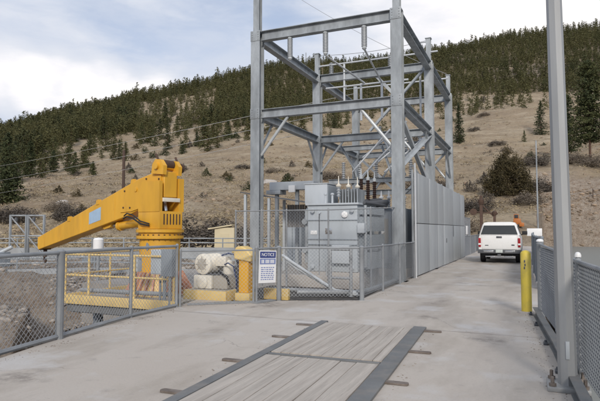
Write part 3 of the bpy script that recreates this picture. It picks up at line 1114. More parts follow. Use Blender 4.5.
# cross bracing of the rear bay and the right side
for (p, q) in [((XL + 0.2, YS[2], ZM - 0.2), (-6.5, YS[2], 3.4)), ((XR - 0.2, YS[2], ZM - 0.2), (-6.5, YS[2], 3.4)),
               ((-6.3, YS[1], ZT - 0.2), (XR - 0.2, YS[1], ZM + 0.2)), ((XR - 0.2, YS[1], ZT - 0.2), (-6.5, YS[1], ZM + 0.2)),
               ((XR, YS[0] + 0.2, ZM - 0.2), (XR, YS[1] - 0.2, 3.5)), ((XR, YS[1] - 0.2, ZM - 0.2), (XR, YS[0] + 0.2, 3.7))]:
    m = MB().angle(p, q, 0.14, 0.014)
    m.build('cross_brace', 'galvanised light', g)
m = MB().ibeam((XL + 0.19, YS[2], 3.75), (XR - 0.19, YS[2], 3.75), 0.28, 0.22, 0.018, 0.012)
m.build('cross_beam', 'galvanised steel', g)
m = MB().ibeam((XL + 0.19, 26.1, ZM), (XR - 0.19, 26.1, ZM), 0.26, 0.2, 0.018, 0.012)
m.build('cross_beam', 'galvanised steel', g)
# bus pipes and their droppers
for (p, q) in [((-9.1, 23.0, 9.35), (-3.5, 23.0, 9.35)), ((-8.2, 26.0, 8.95), (-3.5, 26.0, 8.95)), ((-7.6, 20.2, 7.45), (-4.2, 20.2, 7.45))]:
    m = MB().tube(p, q, 0.036, 10)
    m.build('bus_pipe', 'aluminium tube', g)
for (x, y, z0, z1) in [(-7.75, 23.0, 7.2, 9.3), (-6.1, 20.2, 6.0, 7.5), (-4.45, 24.0, 6.5, 9.0), (-5.25, 20.2, 6.02, 7.45)]:
    m = MB().tube((x, y, z0), (x, y, z1), 0.05, 10)
    m.build('bus_dropper', 'aluminium tube', g)


def stack(m, base, axis, L, r, nsh=9, core=0.45):
    """ribbed porcelain insulator"""
    prof = [(0, r * core)]
    for i in range(nsh):
        a = L * (i + 0.15) / nsh
        prof += [(a, r * core), (a + L * 0.28 / nsh, r), (a + L * 0.42 / nsh, r), (a + L * 0.55 / nsh, r * core)]
    prof.append((L, r * core))
    m.lathe(base, axis, prof, 12)
    return m


# small upright insulators carried by the beams
for (x, y, zb) in [(-8.4, 23.05, ZT + 0.17), (-5.6, 23.05, ZT + 0.17), (-6.9, 26.1, ZM + 0.13), (-5.9, 26.1, ZM + 0.13), (-4.9, 26.1, ZM + 0.13), (-7.3, 29.07, ZM + 0.16), (-6.2, 29.07, ZM + 0.16), (-5.1, 29.07, ZM + 0.16)]:
    m = stack(MB(), (x, y, zb), (0, 0, 1), 0.55 if zb > 8 else 0.9, 0.11, 7, 0.55)
    m.build('post_insulator', 'porcelain grey', g)
# slanting switch blades under the middle beams
for (p, q) in [((-6.9, 23.0, 4.9), (-5.2, 24.5, 6.7)), ((-6.4, 23.0, 4.5), (-4.7, 24.5, 6.3)), ((-5.9, 23.0, 4.2), (-4.4, 24.5, 5.9)), ((-6.6, 20.6, 4.0), (-5.1, 20.9, 5.7)), ((-6.2, 20.6, 3.8), (-4.8, 20.9, 5.3))]:
    m = MB().tube(p, q, 0.035, 8)
    m.build('switch_blade', 'aluminium tube', g)
for (p, q) in [((-7.2, 22.4, 3.6), (-5.6, 24.4, 5.6)), ((-6.6, 22.4, 3.6), (-8.2, 23.8, 5.6)), ((-5.2, 22.4, 3.5), (-6.3, 24.2, 5.6)), ((-4.3, 20.0, 3.7), (-5.8, 22.4, 5.7)), ((-7.8, 28.6, 3.9), (-6.6, 28.6, 5.7)), ((-5.0, 28.6, 3.9), (-6.2, 28.6, 5.7))]:
    m = MB().angle(p, q, 0.09, 0.012)
    m.build('cross_brace', 'galvanised steel', g)
for (x, y) in [(-8.0, 22.4), (-6.9, 22.4), (-5.9, 22.4), (-4.8, 22.4)]:
    m = MB().ibeam((x, y, -0.04), (x, y, 3.7), 0.16, 0.16, 0.014, 0.012)
    m.build('switch_stand_post', 'galvanised steel', g)
m = MB().ibeam((-8.3, 22.4, 3.8), (-4.3, 22.4, 3.8), 0.2, 0.16, 0.014, 0.012)
m.build('switch_stand_beam', 'galvanised steel', g)
for i, x in enumerate((-7.6, -6.85, -6.1, -5.35, -4.6)):
    m = stack(MB(), (x, 22.4, 3.9), (0, 0, 1), 0.75, 0.1, 8, 0.5)
    m.build('post_insulator', 'porcelain grey', g)

lab = ['leftmost grey insulator hanging under the front top beam of the gantry', 'middle grey insulator hanging under the front top beam, with a slanting rod', 'right grey insulator hanging under the front top beam, beside the column']
for i, (x, rod) in enumerate([(-7.78, None), (-6.42, ((-6.42, 17.03, 7.72), (-5.95, 20.2, 7.5))), (-5.02, ((-5.02, 17.03, 7.75), (-5.25, 20.2, 7.45)))]):
    t = thing('hanging_insulator', lab[i], 'insulator', (x, YS[0], ZT - 0.19), 'insulators under the front gantry beam')
    m = stack(MB(), (x, YS[0], ZT - 0.24), (0, 0, -1), 0.68, 0.10, 13, 0.82)
    m.build('porcelain', 'porcelain grey', t)
    m = MB().lathe((x, YS[0], ZT - 0.18), (0, 0, -1), [(0, 0.09), (0.06, 0.09), (0.07, 0.05)], 10)
    m.lathe((x, YS[0], ZT - 0.92), (0, 0, -1), [(0, 0.08), (0.05, 0.08), (0.1, 0.04)], 10)
    m.build('end_fitting', 'galvanised light', t)
    if rod:
        m = MB().tube(rod[0], rod[1], 0.035, 8)
        m.build('connecting_rod', 'aluminium tube', t)

# ------------------------------------------------------------------ tall panel wall
t = thing('panel_wall', 'tall wall of flat grey steel panels along the left side of the road', 'wall', (-3.65, 18.3, 0))
ys = [18.35, 18.95, 21.2, 23.3, 24.95, 28.2, 31.4, 33.4]
for i in range(len(ys) - 1):
    for (z0, z1) in ((0.05, 1.86), (1.885, 3.66)):
        m = MB().box(-3.675 + random.uniform(-0.006, 0.006), -3.63 + random.uniform(-0.006, 0.006), ys[i] + 0.022, ys[i + 1] - 0.022, z0, z1, c=0.006)
        m.build('sheet_panel', 'panel sheet', t)
for y in ys:
    m = MB().tube((-3.72, y, 0), (-3.72, y, 3.74), 0.04, 10)
    m.build('post', 'galvanised steel', t)
m = MB().box(-3.715, -3.685, 18.4, 33.35, 1.80, 1.95).box(-3.715, -3.685, 18.4, 33.35, 0.1, 0.2).box(-3.715, -3.685, 18.4, 33.35, 3.5, 3.6)
for y in ys[1:-1]:
    m.box(-3.70, -3.68, y - 0.06, y + 0.06, 0.2, 3.5)
m.build('seam_backing', 'dark grey', t)  # dark backing strips added behind the panels so the seams look dark
m = MB()
m.tube((-3.62, 18.33, 0), (-3.62, 18.33, 3.95), 0.03, 10)
m.build('edge_tube', 'aluminium tube', t)
m = MB().box(-3.622, -3.60, 28.0, 28.05, 1.3, 1.9, c=0.004).box(-3.622, -3.60, 25.6, 25.66, 1.05, 1.25, c=0.004)
m.build('latch', 'dark grey', t)
t = tag(MB().box(-3.74, -3.70, 35.0, 35.9, 1.35, 1.9, c=0.006).build('notice_board', 'sign white', origin=(-3.72, 35.4, 1.35)), 'small plain white notice on the mesh fence just left of the pickup', 'sign')
t = tag(MB().box(-3.70, -3.66, 35.1, 35.12, 1.25, 1.36).build('bracket', 'dark grey', parent=t))

# ------------------------------------------------------------------ transformer
t = thing('transformer', 'big grey power transformer with radiators and brown bushings inside the fenced yard', 'transformer', (-5.68, 16.6, 0))
m = MB().box(-6.5, -4.86, 15.6, 17.5, 0.35, 2.42, c=0.02)
tank = m.build('tank', 'grey paint', t)
m = MB().box(-6.56, -4.80, 15.54, 17.56, 2.42, 2.48, c=0.01)
m.build('lid', 'pale grey paint', t)
m = MB()
for z in (1.35, 1.95):
    m.box(-6.52, -4.84, 15.57, 15.598, z - 0.015, z + 0.015, c=0.004)
m.box(-6.50, -4.86, 15.56, 15.598, 1.17, 1.20, c=0.004)
m.build('stiffener', 'mid grey paint', tank)
m = MB().box(-6.6, -4.76, 15.5, 17.7, -0.03, 0.34, c=0.01)
m.build('plinth', 'wall concrete', t)
m = MB().box(-5.62, -5.06, 15.40, 15.597, 0.62, 1.18, c=0.01)
m.build('terminal_box', 'pale grey paint', tank)
m = MB().path([(-5.62, 15.5, 0.75), (-5.75, 15.42, 0.75), (-5.8, 15.42, 0.6), (-5.8, 15.42, 0.0)], 0.03, 8).path([(-6.05, 15.56, 2.2), (-6.05, 15.45, 2.15), (-6.05, 15.45, 0.0)], 0.022, 8)
m.build('conduit', 'galvanised light', t)
for (x, y, z) in [(-6.3, 15.59, 2.25), (-5.0, 15.59, 2.25), (-6.3, 15.59, 0.5), (-5.0, 15.59, 0.5)]:
    MB().tube((x, y, z), (x, y - 0.09, z), 0.045, 10).lathe((x, y - 0.09, z), (0, -1, 0), [(0, 0.075), (0.02, 0.075), (0.03, 0.04)], 10).build('lifting_boss', 'grey paint', tank)
MB().box(-5.9, -5.68, 15.585, 15.598, 1.52, 1.70, c=0.003).build('nameplate', 'chrome', tank)
MB().box(-6.4, -6.18, 15.585, 15.598, 1.5, 1.62, c=0.003).build('nameplate', 'sign white', tank)
MB().lathe((-5.25, 15.59, 2.12), (0, -1, 0), [(0, 0.1), (0.05, 0.1), (0.06, 0.08)], 16).build('gauge', 'sign white', tank)
# valve and pipe at the left
m = MB().tube((-6.62, 15.8, 0.6), (-6.62, 15.8, 2.3), 0.06, 10).tube((-6.5, 15.8, 2.3), (-6.62, 15.8, 2.3), 0.05, 8).lathe((-6.62, 15.7, 1.0), (0, -1, 0), [(0, 0.09), (0.05, 0.11), (0.1, 0.09)], 12).lathe((-6.62, 15.7, 1.9), (0, -1, 0), [(0, 0.09), (0.05, 0.11), (0.1, 0.09)], 12)
m.build('side_pipe', 'galvanised steel', t)
for k, (z0, z1) in enumerate(((0.45, 0.95), (1.05, 1.5), (1.6, 2.05), (2.12, 2.35))):
    m = MB()
    for i in range(12):
        y = 15.75 + i * 0.14
        m.box(-4.85, -4.45, y, y + 0.025, z0, z1)
    m.build('radiator_fins', 'mid grey paint', t)
m = MB().tube((-4.63, 15.7, 0.5), (-4.63, 15.7, 2.4), 0.05, 8).tube((-4.63, 17.4, 0.5), (-4.63, 17.4, 2.4), 0.05, 8)
m.build('radiator_header', 'galvanised steel', t)
m = MB().box(-4.82, -4.60, 15.46, 15.70, 1.55, 1.85, c=0.01)
m.build('junction_box', 'pale grey paint', t)
# control housing and tanks on the lid
m = MB().box(-6.9, -6.1, 16.3, 17.4, 2.50, 3.16, c=0.015)
hb = m.build('top_housing', 'pale grey paint', t)
m = MB().box(-6.098, -6.085, 16.36, 17.34, 2.56, 3.10, c=0.004)
m.build('side_plate', 'mid grey paint', hb)  # plain darker grey plate over the right side of the housing
m = MB().box(-6.93, -6.07, 16.27, 17.43, 3.16, 3.19, c=0.006)
m.build('housing_lid', 'galvanised light', hb)
for x in (-5.95, -5.72):
    m = MB().tube((x, 15.75, 2.48), (x, 15.75, 2.75), 0.035, 8).lathe((x, 15.75, 2.75), (0, 0, 1), [(0, 0.06), (0.04, 0.06), (0.06, 0.03)], 8)
    m.build('breather', 'pale grey paint', t)
m = MB()
for i in range(7):
    m.box(-5.75 + i * 0.1, -5.72 + i * 0.1, 16.5, 17.3, 2.5, 2.98)
m.build('cooler_fins', 'galvanised steel', t)
for i, (x, y) in enumerate([(-5.72, 16.35), (-5.5, 16.7), (-5.28, 17.0)]):
    m = stack(MB(), (x, y, 2.72), (0, 0, 1), 0.34, 0.075, 4, 0.6)
    b_ = m.build('low_voltage_bushing', 'porcelain grey', t)
    m = MB().lathe((x, y, 3.05), (0, 0, 1), [(0, 0.08), (0.05, 0.095), (0.08, 0.045), (0.12, 0.02), (0.36, 0.012)], 12)
    m.build('terminal_cap', 'machine cream', b_)
for i, (x, y) in enumerate([(-5.32, 17.55), (-5.25, 18.15), (-5.18, 18.75)]):
    m = stack(MB(), (x, y, 2.55), (0, 0, 1), 0.85, 0.08, 12, 0.7)
    b_ = m.build('high_voltage_bushing', 'porcelain brown', t)
    m = MB().lathe((x, y, 3.4), (0, 0, 1), [(0, 0.06), (0.1, 0.07), (0.12, 0.03), (0.35, 0.02)], 10)
    m.build('terminal_cap', 'galvanised light', b_)
m = MB().box(-5.5, -4.9, 17.45, 19.0, 2.3, 2.52, c=0.015)
m.build('bushing_turret', 'dark grey', t)
m = MB().tube((-5.2, 17.2, 2.48), (-4.7, 18.6, 2.62), 0.11, 12).tube((-5.5, 17.4, 2.6), (-5.0, 18.9, 2.74), 0.06, 8).tube((-4.75, 16.0, 2.5), (-4.7, 18.6, 2.5), 0.05, 8)
m.build('oil_pipe', 'dark grey', t)

# switchgear cabinet with a round dial, to the right of the transformer
t = thing('switchgear_cabinet', 'grey switchgear cabinet with a glass instrument front, beside the transformer radiators', 'cabinet', (-4.7, 19.3, 0))
m = MB().box(-5.35, -4.12, 18.95, 20.6, 0.25, 2.42, c=0.02)
cb = m.build('housing', 'mid grey paint', t)
m = MB().box(-5.30, -4.62, 18.86, 18.948, 0.45, 2.28, c=0.012)
dr = m.build('door_frame', 'grey paint', cb)
m = MB().box(-5.22, -4.70, 18.845, 18.858, 1.15, 2.05, c=0.006)
m.build('window', 'tank taupe', cb)
m = MB().lathe((-4.96, 18.843, 1.62), (0, -1, 0), [(0, 0.13), (0.03, 0.13), (0.04, 0.09)], 18)
m.build('dial', 'sign white', cb)
m = MB().box(-5.06, -4.86, 18.82, 18.843, 1.25, 1.38, c=0.006)
m.build('meter', 'sign white', cb)
m = MB().box(-5.4, -4.07, 18.9, 20.65, -0.03, 0.245, c=0.01)
m.build('plinth', 'wall concrete', t)
m = MB()
for k in range(4):
    xx = -5.15 + 0.29 * k
    stack(m, (xx, 19.6, 2.42), (0, 0, 1), 0.4, 0.075, 5, 0.5)
m.build('bushing_row', 'porcelain grey', t)
m = MB()
for k in range(4):
    xx = -5.15 + 0.29 * k
    m.lathe((xx, 19.6, 2.82), (0, 0, 1), [(0, 0.08), (0.06, 0.09), (0.09, 0.04), (0.3, 0.015)], 10)
m.build('terminal_cap', 'sign white', t)

# sheet-roofed canopy and box to the left of the transformer
t = thing('canopy', 'dark sheet metal canopy on thin posts left of the grey transformer', 'canopy', (-9.2, 19.0, 0))
Mx = Matrix.Identity(4)
m = MB().prism([(-10.6, 3.16), (-7.5, 2.66), (-7.5, 2.62), (-10.6, 3.12)], Matrix(((1, 0, 0, 0), (0, 0, -1, 18.4), (0, 1, 0, 0), (0, 0, 0, 1))), -1.6, 0)
m.build('roof', 'dark grey', t)
for x in (-10.4, -9.35, -7.65):
    for y in (18.5, 19.9):
        zt = 3.12 + (x + 10.6) * (-0.5 / 3.1) - 0.01
        m = MB().box(x - 0.05, x + 0.05, y - 0.05, y + 0.05, -0.03, zt - 0.03, c=0.005)
        m.build('post', 'galvanised light', t)
m = MB()
for i in range(14):
    m.box(-9.25 + i * 0.112, -9.16 + i * 0.112, 20.0, 20.03 + 0.012 * (i % 2), 1.75, 2.68)
m.build('back_sheet', 'shed brown', t)
t = thing('outdoor_switch_box', 'horizontal grey metal duct on a gantry arm above the dark canopy', 'duct', (-9.9, 21.6, 3.2))
m = MB().box(-10.75, -8.6, 21.3, 21.9, 3.42, 3.78, c=0.015)
m.build('duct_body', 'pale grey paint', t)
m = MB().box(-10.9, -10.2, 21.28, 21.92, 3.24, 3.415, c=0.01)
m.build('duct_foot', 'galvanised steel', t)
for x in (-10.5, -9.5, -8.9):
    m = MB().box(x - 0.07, x + 0.07, 21.5, 21.66, -0.03, 3.415 if x > -10 else 3.235, c=0.006)
    m.build('post', 'galvanised steel', t)
m = MB().box(-9.75, -9.45, 21.18, 21.295, 3.3, 3.6, c=0.01)
m.build('floodlight', 'sign white', t)
t = thing('equipment_shed', 'small beige shed seen through the yard fence under the dark canopy', 'shed', (-11.6, 26.4, 0))
m = MB().box(-12.4, -10.9, 25.9, 27.3, -0.03, 1.85, c=0.01)
m.build('wall', 'shed beige', t)
m = MB().box(-12.5, -10.8, 25.8, 27.4, 1.855, 1.95, c=0.01)
m.build('roof', 'shed beige', t)
m = MB().box(-11.95, -11.91, 25.885, 25.898, 0.1, 1.8)
m.build('door_edge', 'dark grey', t)
t = thing('control_cubicle', 'tall narrow grey cubicle between the gantry column and the canopy posts', 'cabinet', (-10.6, 23.8, 0))
m = MB().box(-11.1, -10.1, 23.5, 24.2, -0.03, 2.55, c=0.02)
m.build('housing', 'mid grey paint', t)
m = MB().box(-11.06, -10.62, 23.485, 23.498, 0.1, 2.4, c=0.004).box(-10.58, -10.14, 23.485, 23.498, 0.1, 2.4, c=0.004)
m.build('door', 'grey paint', t)
t = thing('concrete_plinth', 'low pale concrete wall at the back of the transformer yard', 'wall', (-6, 21, 0))
m = MB().box(-9.0, -4.2, 20.9, 21.1, -0.03, 0.75, c=0.015)
m.build('wall_body', 'wall concrete', t)

# conduits sloping to the ground inside the low fence
t = thing('conduit_pipes', 'two grey pipes sloping down to the ballast behind the low yard fence', 'pipe', (-6.2, 12.9, 0))
for dx, dz in ((0, 0), (0.14, -0.16)):
    m = MB().path([(-6.25 + dx, 13.2, 0.95 + dz), (-5.9 + dx, 13.05, 0.78 + dz), (-4.75 + dx, 12.75, 0.22 + dz * 0.5), (-4.55 + dx, 12.72, 0.12 + dz * 0.4), (-4.0 + dx * 0.3, 12.75, 0.08 + dz * 0.25)], 0.04, 10)
    m.build('pipe', 'galvanised light', t)
t = tag(MB().path([(-5.35, 12.15, 0.10), (-4.4, 12.55, 0.10), (-4.05, 12.85, 0.09), (-3.9, 13.4, 0.08), (-3.9, 17.5, 0.08)], 0.055, 10).tube((-6.4, 13.0, 0.05), (-4.1, 13.0, 0.05), 0.05, 8)
        .build('ground_pipe', 'rail grey', origin=(-5.3, 11.8, 0)), 'grey ground pipe bending round the corner inside the low yard fence', 'pipe')
t = tag(MB().box(-7.1, -4.3, 14.45, 14.6, -0.03, 0.32, c=0.012).build('kerb_wall', 'wall concrete', origin=(-5.7, 14.5, 0)), 'low concrete kerb across the yard in front of the transformer', 'kerb')

t = thing('stub_post', 'short grey post with a cross arm frame inside the corner of the low fence', 'post', (-4.35, 12.35, 0))
m = MB().tube((-4.62, 12.55, 0), (-4.62, 12.55, 1.2), 0.045, 8).tube((-4.08, 12.55, 0), (-4.08, 12.55, 1.2), 0.045, 8)
m.build('leg', 'rail grey', t)
m = MB().tube((-4.62, 12.55, 1.16), (-4.08, 12.55, 1.16), 0.035, 8).tube((-4.62, 12.55, 0.45), (-4.08, 12.55, 0.45), 0.03, 8)
m.build('cross_arm', 'rail grey', t)

# ------------------------------------------------------------------ notice sign on the short gate panel
t = thing('warning_sign', 'white notice sign with navy blue header hung on the short mesh panel', 'sign', (-5.62, 10.9, 0.42))
a, b = Vector((-5.74, 10.66, 0)), Vector((-5.50, 11.26, 0))
u = (b - a).normalized()
nr = Vector((u.y, -u.x, 0))
SM = Matrix((u, Vector((0, 0, 1)), nr)).transposed().to_4x4()
SM.translation = (a + b) / 2 + nr * 0.035
SM = SM @ Matrix.Rotation(R(-2), 4, 'Z')
zc = 0.80
m = MB().box(-0.26, 0.26, zc - 0.37, zc + 0.37, -0.004, 0.004, SM)
pl = m.build('board', 'sign white', t)
m = MB().box(-0.24, 0.24, zc + 0.20, zc + 0.345, 0.0045, 0.006, SM)
m.build('header_band', 'sign navy', pl)
m = MB().box(-0.24, 0.24, zc + 0.055, zc + 0.185, 0.0045, 0.006, SM)
m.build('second_band', 'sign blue', pl)
text_mesh('NOTICE', 0.108, 'lettering', 'sign white', SM @ Matrix.Translation((0, zc + 0.272, 0.0075)), pl)
for k, (x0, x1) in enumerate([(-0.19, -0.165), (-0.15, -0.12), (-0.07, -0.045), (-0.03, 0.0), (0.015, 0.04), (0.08, 0.11), (0.125, 0.15), (0.165, 0.19)]):
    m = MB().box(x0, x1, zc + 0.08, zc + 0.16, 0.0065, 0.0075, SM)
    m.build('lettering', 'sign white', pl)
m = MB()
for k in range(7):
    zz = zc - 0.02 - k * 0.045
    x = -0.2
    while x < 0.18:
        w_ = random.uniform(0.03, 0.09)
        m.box(x, min(x + w_, 0.2), zz - 0.011, zz + 0.011, 0.0045, 0.006, SM)
        x += w_ + 0.02
m.build('small_print', 'sign blue', pl)

# ------------------------------------------------------------------ crane
CX, CY = -8.87, 11.27
BD = Vector((-0.97, 0.24, 0)).normalized()      # boom direction
BN = Vector((BD.y, -BD.x, 0))                   # horizontal normal of the boom's side
if BN.y > 0:
    BN = -BN
t = thing('pedestal_crane', 'yellow knuckle boom pedestal crane with its boom lowered over the drop', 'crane', (CX, CY, 0))
m = MB().lathe((CX, CY, 0.0), (0, 0, 1), [(0, 0.62), (0.04, 0.62), (0.04, 0.52), (1.42, 0.52), (1.42, 0.60), (1.50, 0.60), (1.50, 0.55), (1.58, 0.55), (1.58, 0.61), (1.66, 0.61)], 36)
ped = m.build('pedestal', 'crane yellow', t)
m = MB()
for k in range(26):
    a_ = 2 * PI * k / 26
    m.lathe((CX + 0.575 * math.cos(a_), CY + 0.575 * math.sin(a_), 1.40), (0, 0, 1), [(0, 0.02), (0.13, 0.02)], 6)
m.build('flange_bolts', 'rust brown', ped)
m = MB().lathe((CX, CY, 0.0), (0, 0, 1), [(0, 0.84), (0.03, 0.84), (0.05, 0.77), (0.52, 0.555), (0.56, 0.53)], 36)
sk = m.build('base_skirt', 'pale yellow', ped)
m = MB()
for k in range(28):
    a_ = 2 * PI * k / 28
    Mg = Matrix.Translation((CX, CY, 0)) @ Matrix.Rotation(a_, 4, 'Z') @ Matrix.Rotation(R(90), 4, 'X')
    m.prism([(0.54, 0.03), (0.88, 0.03), (0.86, 0.1), (0.60, 0.58), (0.53, 0.58)], Mg, -0.022, 0.022)
m.build('gusset_ribs', 'rust salmon', ped)
m = MB().lathe((CX + BN.x * 0.518 + 0.1, CY + BN.y * 0.518, 1.22), (BN.x, BN.y, 0), [(0, 0.11), (0.012, 0.11), (0.016, 0.05)], 18)
m.build('inspection_cover', 'mid grey paint', ped)

# turret frame: t along the boom, n sideways
TM = Matrix((BD, BN, Vector((0, 0, 1)))).transposed().to_4x4()
TM.translation = (CX, CY, 0)
m = MB()
m.box(-0.45, 0.44, -0.36, 0.38, 1.662, 2.12, TM, c=0.03)
tur = m.build('turret', 'crane yellow', t)
m = MB()
SIDE = Matrix((BD, Vector((0, 0, 1)), BN)).transposed().to_4x4()
SIDE.translation = (CX, CY, 0)
for (n0, n1, top) in ((0.29, 0.39, 2.9), (-0.40, -0.24, 3.0)):
    m.prism([(-0.44, 2.11), (0.42, 2.11), (0.44, 2.45), (0.28, top), (-0.44, top - 0.02)], SIDE, n0, n1)
m.build('cheek_plate', 'crane yellow', tur)
m = MB()
for k in range(6):
    x = -0.26 + k * 0.10
    m.box(-0.455, -0.445, x - 0.018, x + 0.018, 1.78, 2.05, TM)
m.build('vent_slots', 'rust brown', tur)
m = MB().box(-0.49, -0.39, -0.238, 0.288, 2.36, 2.46, TM, c=0.01)
m.build('tie_bar', 'machine cream', tur)
m = MB().box(0.1, 0.16, -0.238, 0.288, 2.121, 2.6, TM)
m.build('inner_plate', 'dark grey', tur)
m = MB().tube(TM @ Vector((-0.2, 0.0, 2.13)), TM @ Vector((-0.1, 0.0, 2.62)), 0.06, 10)
m.build('inner_cylinder', 'chrome', tur)
# boom: tapering box girder
m = MB()
prof = [(-0.40, 2.48), (0.28, 2.30), (1.15, 2.02), (5.98, 1.00), (6.04, 1.07), (6.04, 1.40), (0.70, 3.00), (0.10, 3.12), (-0.40, 3.14)]
m.prism(prof, SIDE, -0.21, 0.21)
bo = m.build('boom', 'crane yellow', t)
md = bo.modifiers.new('edge', 'BEVEL')
md.width = 0.018
md.segments = 2
# side reinforcement plate at the root and welded edge strips
m = MB().prism([(-0.30, 2.40), (0.95, 2.14), (1.45, 2.12), (1.3, 2.80), (0.5, 3.0), (-0.30, 3.04)], SIDE, 0.212, 0.235)
m.lathe(SIDE @ Vector((0.75, 2.72, 0.236)), BN, [(0, 0.06), (0.02, 0.06), (0.022, 0.03)], 12)
m.build('root_plate', 'crane yellow', bo)
for x in (2.6, 4.15, 0.95):
    m = MB()
    zt = 3.0 + (1.40 - 3.0) * (x - 0.7) / 5.34
    m.prism([(x - 0.09, zt - 0.05), (x + 0.07, zt - 0.07), (x + 0.04, zt + 0.07), (x - 0.05, zt + 0.09)], SIDE, 0.12, 0.225)
    m.build('lifting_lug', 'crane yellow', bo)
m = MB().prism([(2.42, 1.93), (3.02, 1.80), (3.02, 2.14), (2.42, 2.30)], SIDE, 0.211, 0.216)
m.build('decal_plate', 'decal blue', bo)
m = MB().prism([(5.83, 1.00), (6.10, 0.98), (6.10, 1.22), (5.83, 1.22)], SIDE, -0.14, 0.14)
m.build('tip_end', 'rust brown', bo)
m = MB().tube(SIDE @ Vector((5.93, 0.99, 0)), SIDE @ Vector((5.93, 0.76, 0)), 0.06, 10)
m.path([SIDE @ Vector((5.93 + 0.07 * math.sin(q), 0.68 + 0.1 * math.cos(q), 0)) for q in [0.1 + 0.5 * i for i in range(10)]], 0.028, 8)
m.build('hook', 'rust brown', bo)
# sheave head on the back of the boom
m = MB()
for n0 in (-0.30, 0.19):
    m.prism([(-0.46, 3.05), (0.02, 3.10), (-0.02, 3.34), (-0.14, 3.46), (-0.34, 3.44), (-0.48, 3.28)], SIDE, n0, n0 + 0.11)
m.build('head_cheek', 'crane yellow', bo)
m = MB().tube(SIDE @ Vector((-0.22, 3.28, -0.42)), SIDE @ Vector((-0.22, 3.28, 0.36)), 0.085, 14)
m.build('head_pin', 'crane yellow', bo)
m = MB().lathe(SIDE @ Vector((-0.22, 3.28, -0.44)), -BN, [(0, 0.13), (0.06, 0.13), (0.07, 0.06)], 14).tube(SIDE @ Vector((-0.22, 3.34, -0.18)), SIDE @ Vector((-0.22, 3.34, 0.185)), 0.12, 14).tube(SIDE @ Vector((-0.30, 3.40, -0.30)), SIDE @ Vector((-0.16, 3.56, -0.34)), 0.03, 8).tube(SIDE @ Vector((-0.2, 3.44, 0.24)), SIDE @ Vector((-0.08, 3.6, 0.24)), 0.03, 8)
m.build('sheave', 'rust brown', bo)
for x in (1.75, 3.4, 4.6, 5.6):
    m = MB()
    zt = 3.0 + (1.40 - 3.0) * (x - 0.7) / 5.34
    zb = 2.02 + (1.0 - 2.02) * (x - 1.15) / 4.83
    m.prism([(x - 0.012, zb + 0.02), (x + 0.012, zb + 0.02), (x + 0.012, zt - 0.03), (x - 0.012, zt - 0.03)], SIDE, 0.209, 0.2135)
    m.build('weld_seam', 'crane yellow', bo)
m = MB()
for x, z in ((-0.22, 2.95), (-0.22, 2.55), (0.15, 2.42), (0.6, 2.32), (1.0, 2.24), (1.3, 2.25), (1.25, 2.7), (0.3, 2.98)):
    m.lathe(SIDE @ Vector((x, z, 0.235)), BN, [(0, 0.028), (0.016, 0.028), (0.018, 0.014)], 6)
m.build('bolt_heads', 'rust brown', bo)
m = MB().path([TM @ Vector(p) for p in ((-0.1, 0.43, 1.75), (0.2, 0.47, 1.8), (0.55, 0.46, 1.95), (0.9, 0.40, 2.0), (1.2, 0.3, 1.95))], 0.022, 8).path([TM @ Vector(p) for p in ((-0.1, 0.43, 1.80), (0.2, 0.48, 1.87), (0.55, 0.47, 2.04), (0.9, 0.40, 2.08), (1.2, 0.28, 2.02))], 0.018, 8)
m.build('hydraulic_hose', 'black rubber', tur)
# luffing cylinder
m = MB().tube(SIDE @ Vector((0.52, 1.86, 0)), SIDE @ Vector((1.75, 1.76, 0)), 0.115, 18).lathe(SIDE @ Vector((1.72, 1.762, 0)), SIDE.to_3x3() @ Vector((1, -0.081, 0)), [(0, 0.14), (0.09, 0.14), (0.1, 0.06)], 18)
cyl = m.build('luffing_cylinder', 'crane yellow', t)
m = MB().tube(SIDE @ Vector((1.75, 1.76, 0)), SIDE @ Vector((2.25, 1.80, 0)), 0.06, 12)
m.build('piston_rod', 'chrome', cyl)
m = MB().prism([(2.02, 1.86), (2.6, 1.74), (2.4, 1.66), (2.12, 1.72)], SIDE, -0.1, 0.1)
m.build('cylinder_lug', 'crane yellow', bo)

# ------------------------------------------------------------------ crane platform and handrail
t = thing('crane_platform', 'steel crane platform with a pale yellow edge beam hanging over the drop', 'platform', (-9, 10.6, -0.4))
m = MB().box(-10.5, -7.05, 9.62, 9.67, -0.13, 0.085, c=0.008)
m.build('edge_beam', 'pale yellow', t)
m = MB().box(-10.5, -10.45, 9.672, 12.85, -0.13, 0.085, c=0.008)
m.build('edge_beam', 'pale yellow', t)
m = MB().box(-10.448, -7.34, 9.672, 12.85, -0.09, -0.002, c=0.004)
m.build('deck_plate', 'tank taupe', t)
m = MB()
for y in (9.9, 11.0, 12.2):
    m.ibeam((-10.4, y, -0.23), (-7.35, y, -0.23), 0.26, 0.16)
m.build('floor_beam', 'mid grey paint', t)
m = MB().box(-10.4, -7.1, 9.70, 9.74, -0.32, -0.125)
m.build('under_web', 'deck steel', t)
for x in (-10.1, -8.0):
    m = MB().tube((x, 10.4, -0.36), (x + 0.2, 10.5, -4.5), 0.12, 10)
    m.build('strut', 'mid grey paint', t)
t = thing('handrail', 'pale yellow pipe handrail around the crane platform', 'handrail', (-9, 9.7, 0))
HR = [(-10.47, 9.70), (-9.35, 9.70), (-8.35, 9.70), (-7.25, 9.70)]
m = MB()
m.tube((-10.47, 9.70, 1.05), (-7.25, 9.70, 1.05), 0.026, 8).tube((-10.47, 9.70, 0.55), (-7.25, 9.70, 0.55), 0.024, 8)
m.tube((-10.47, 9.70, 1.05), (-10.47, 12.8, 1.05), 0.026, 8).tube((-10.47, 9.70, 0.55), (-10.47, 12.8, 0.55), 0.024, 8)
m.build('rail', 'pale yellow', t)
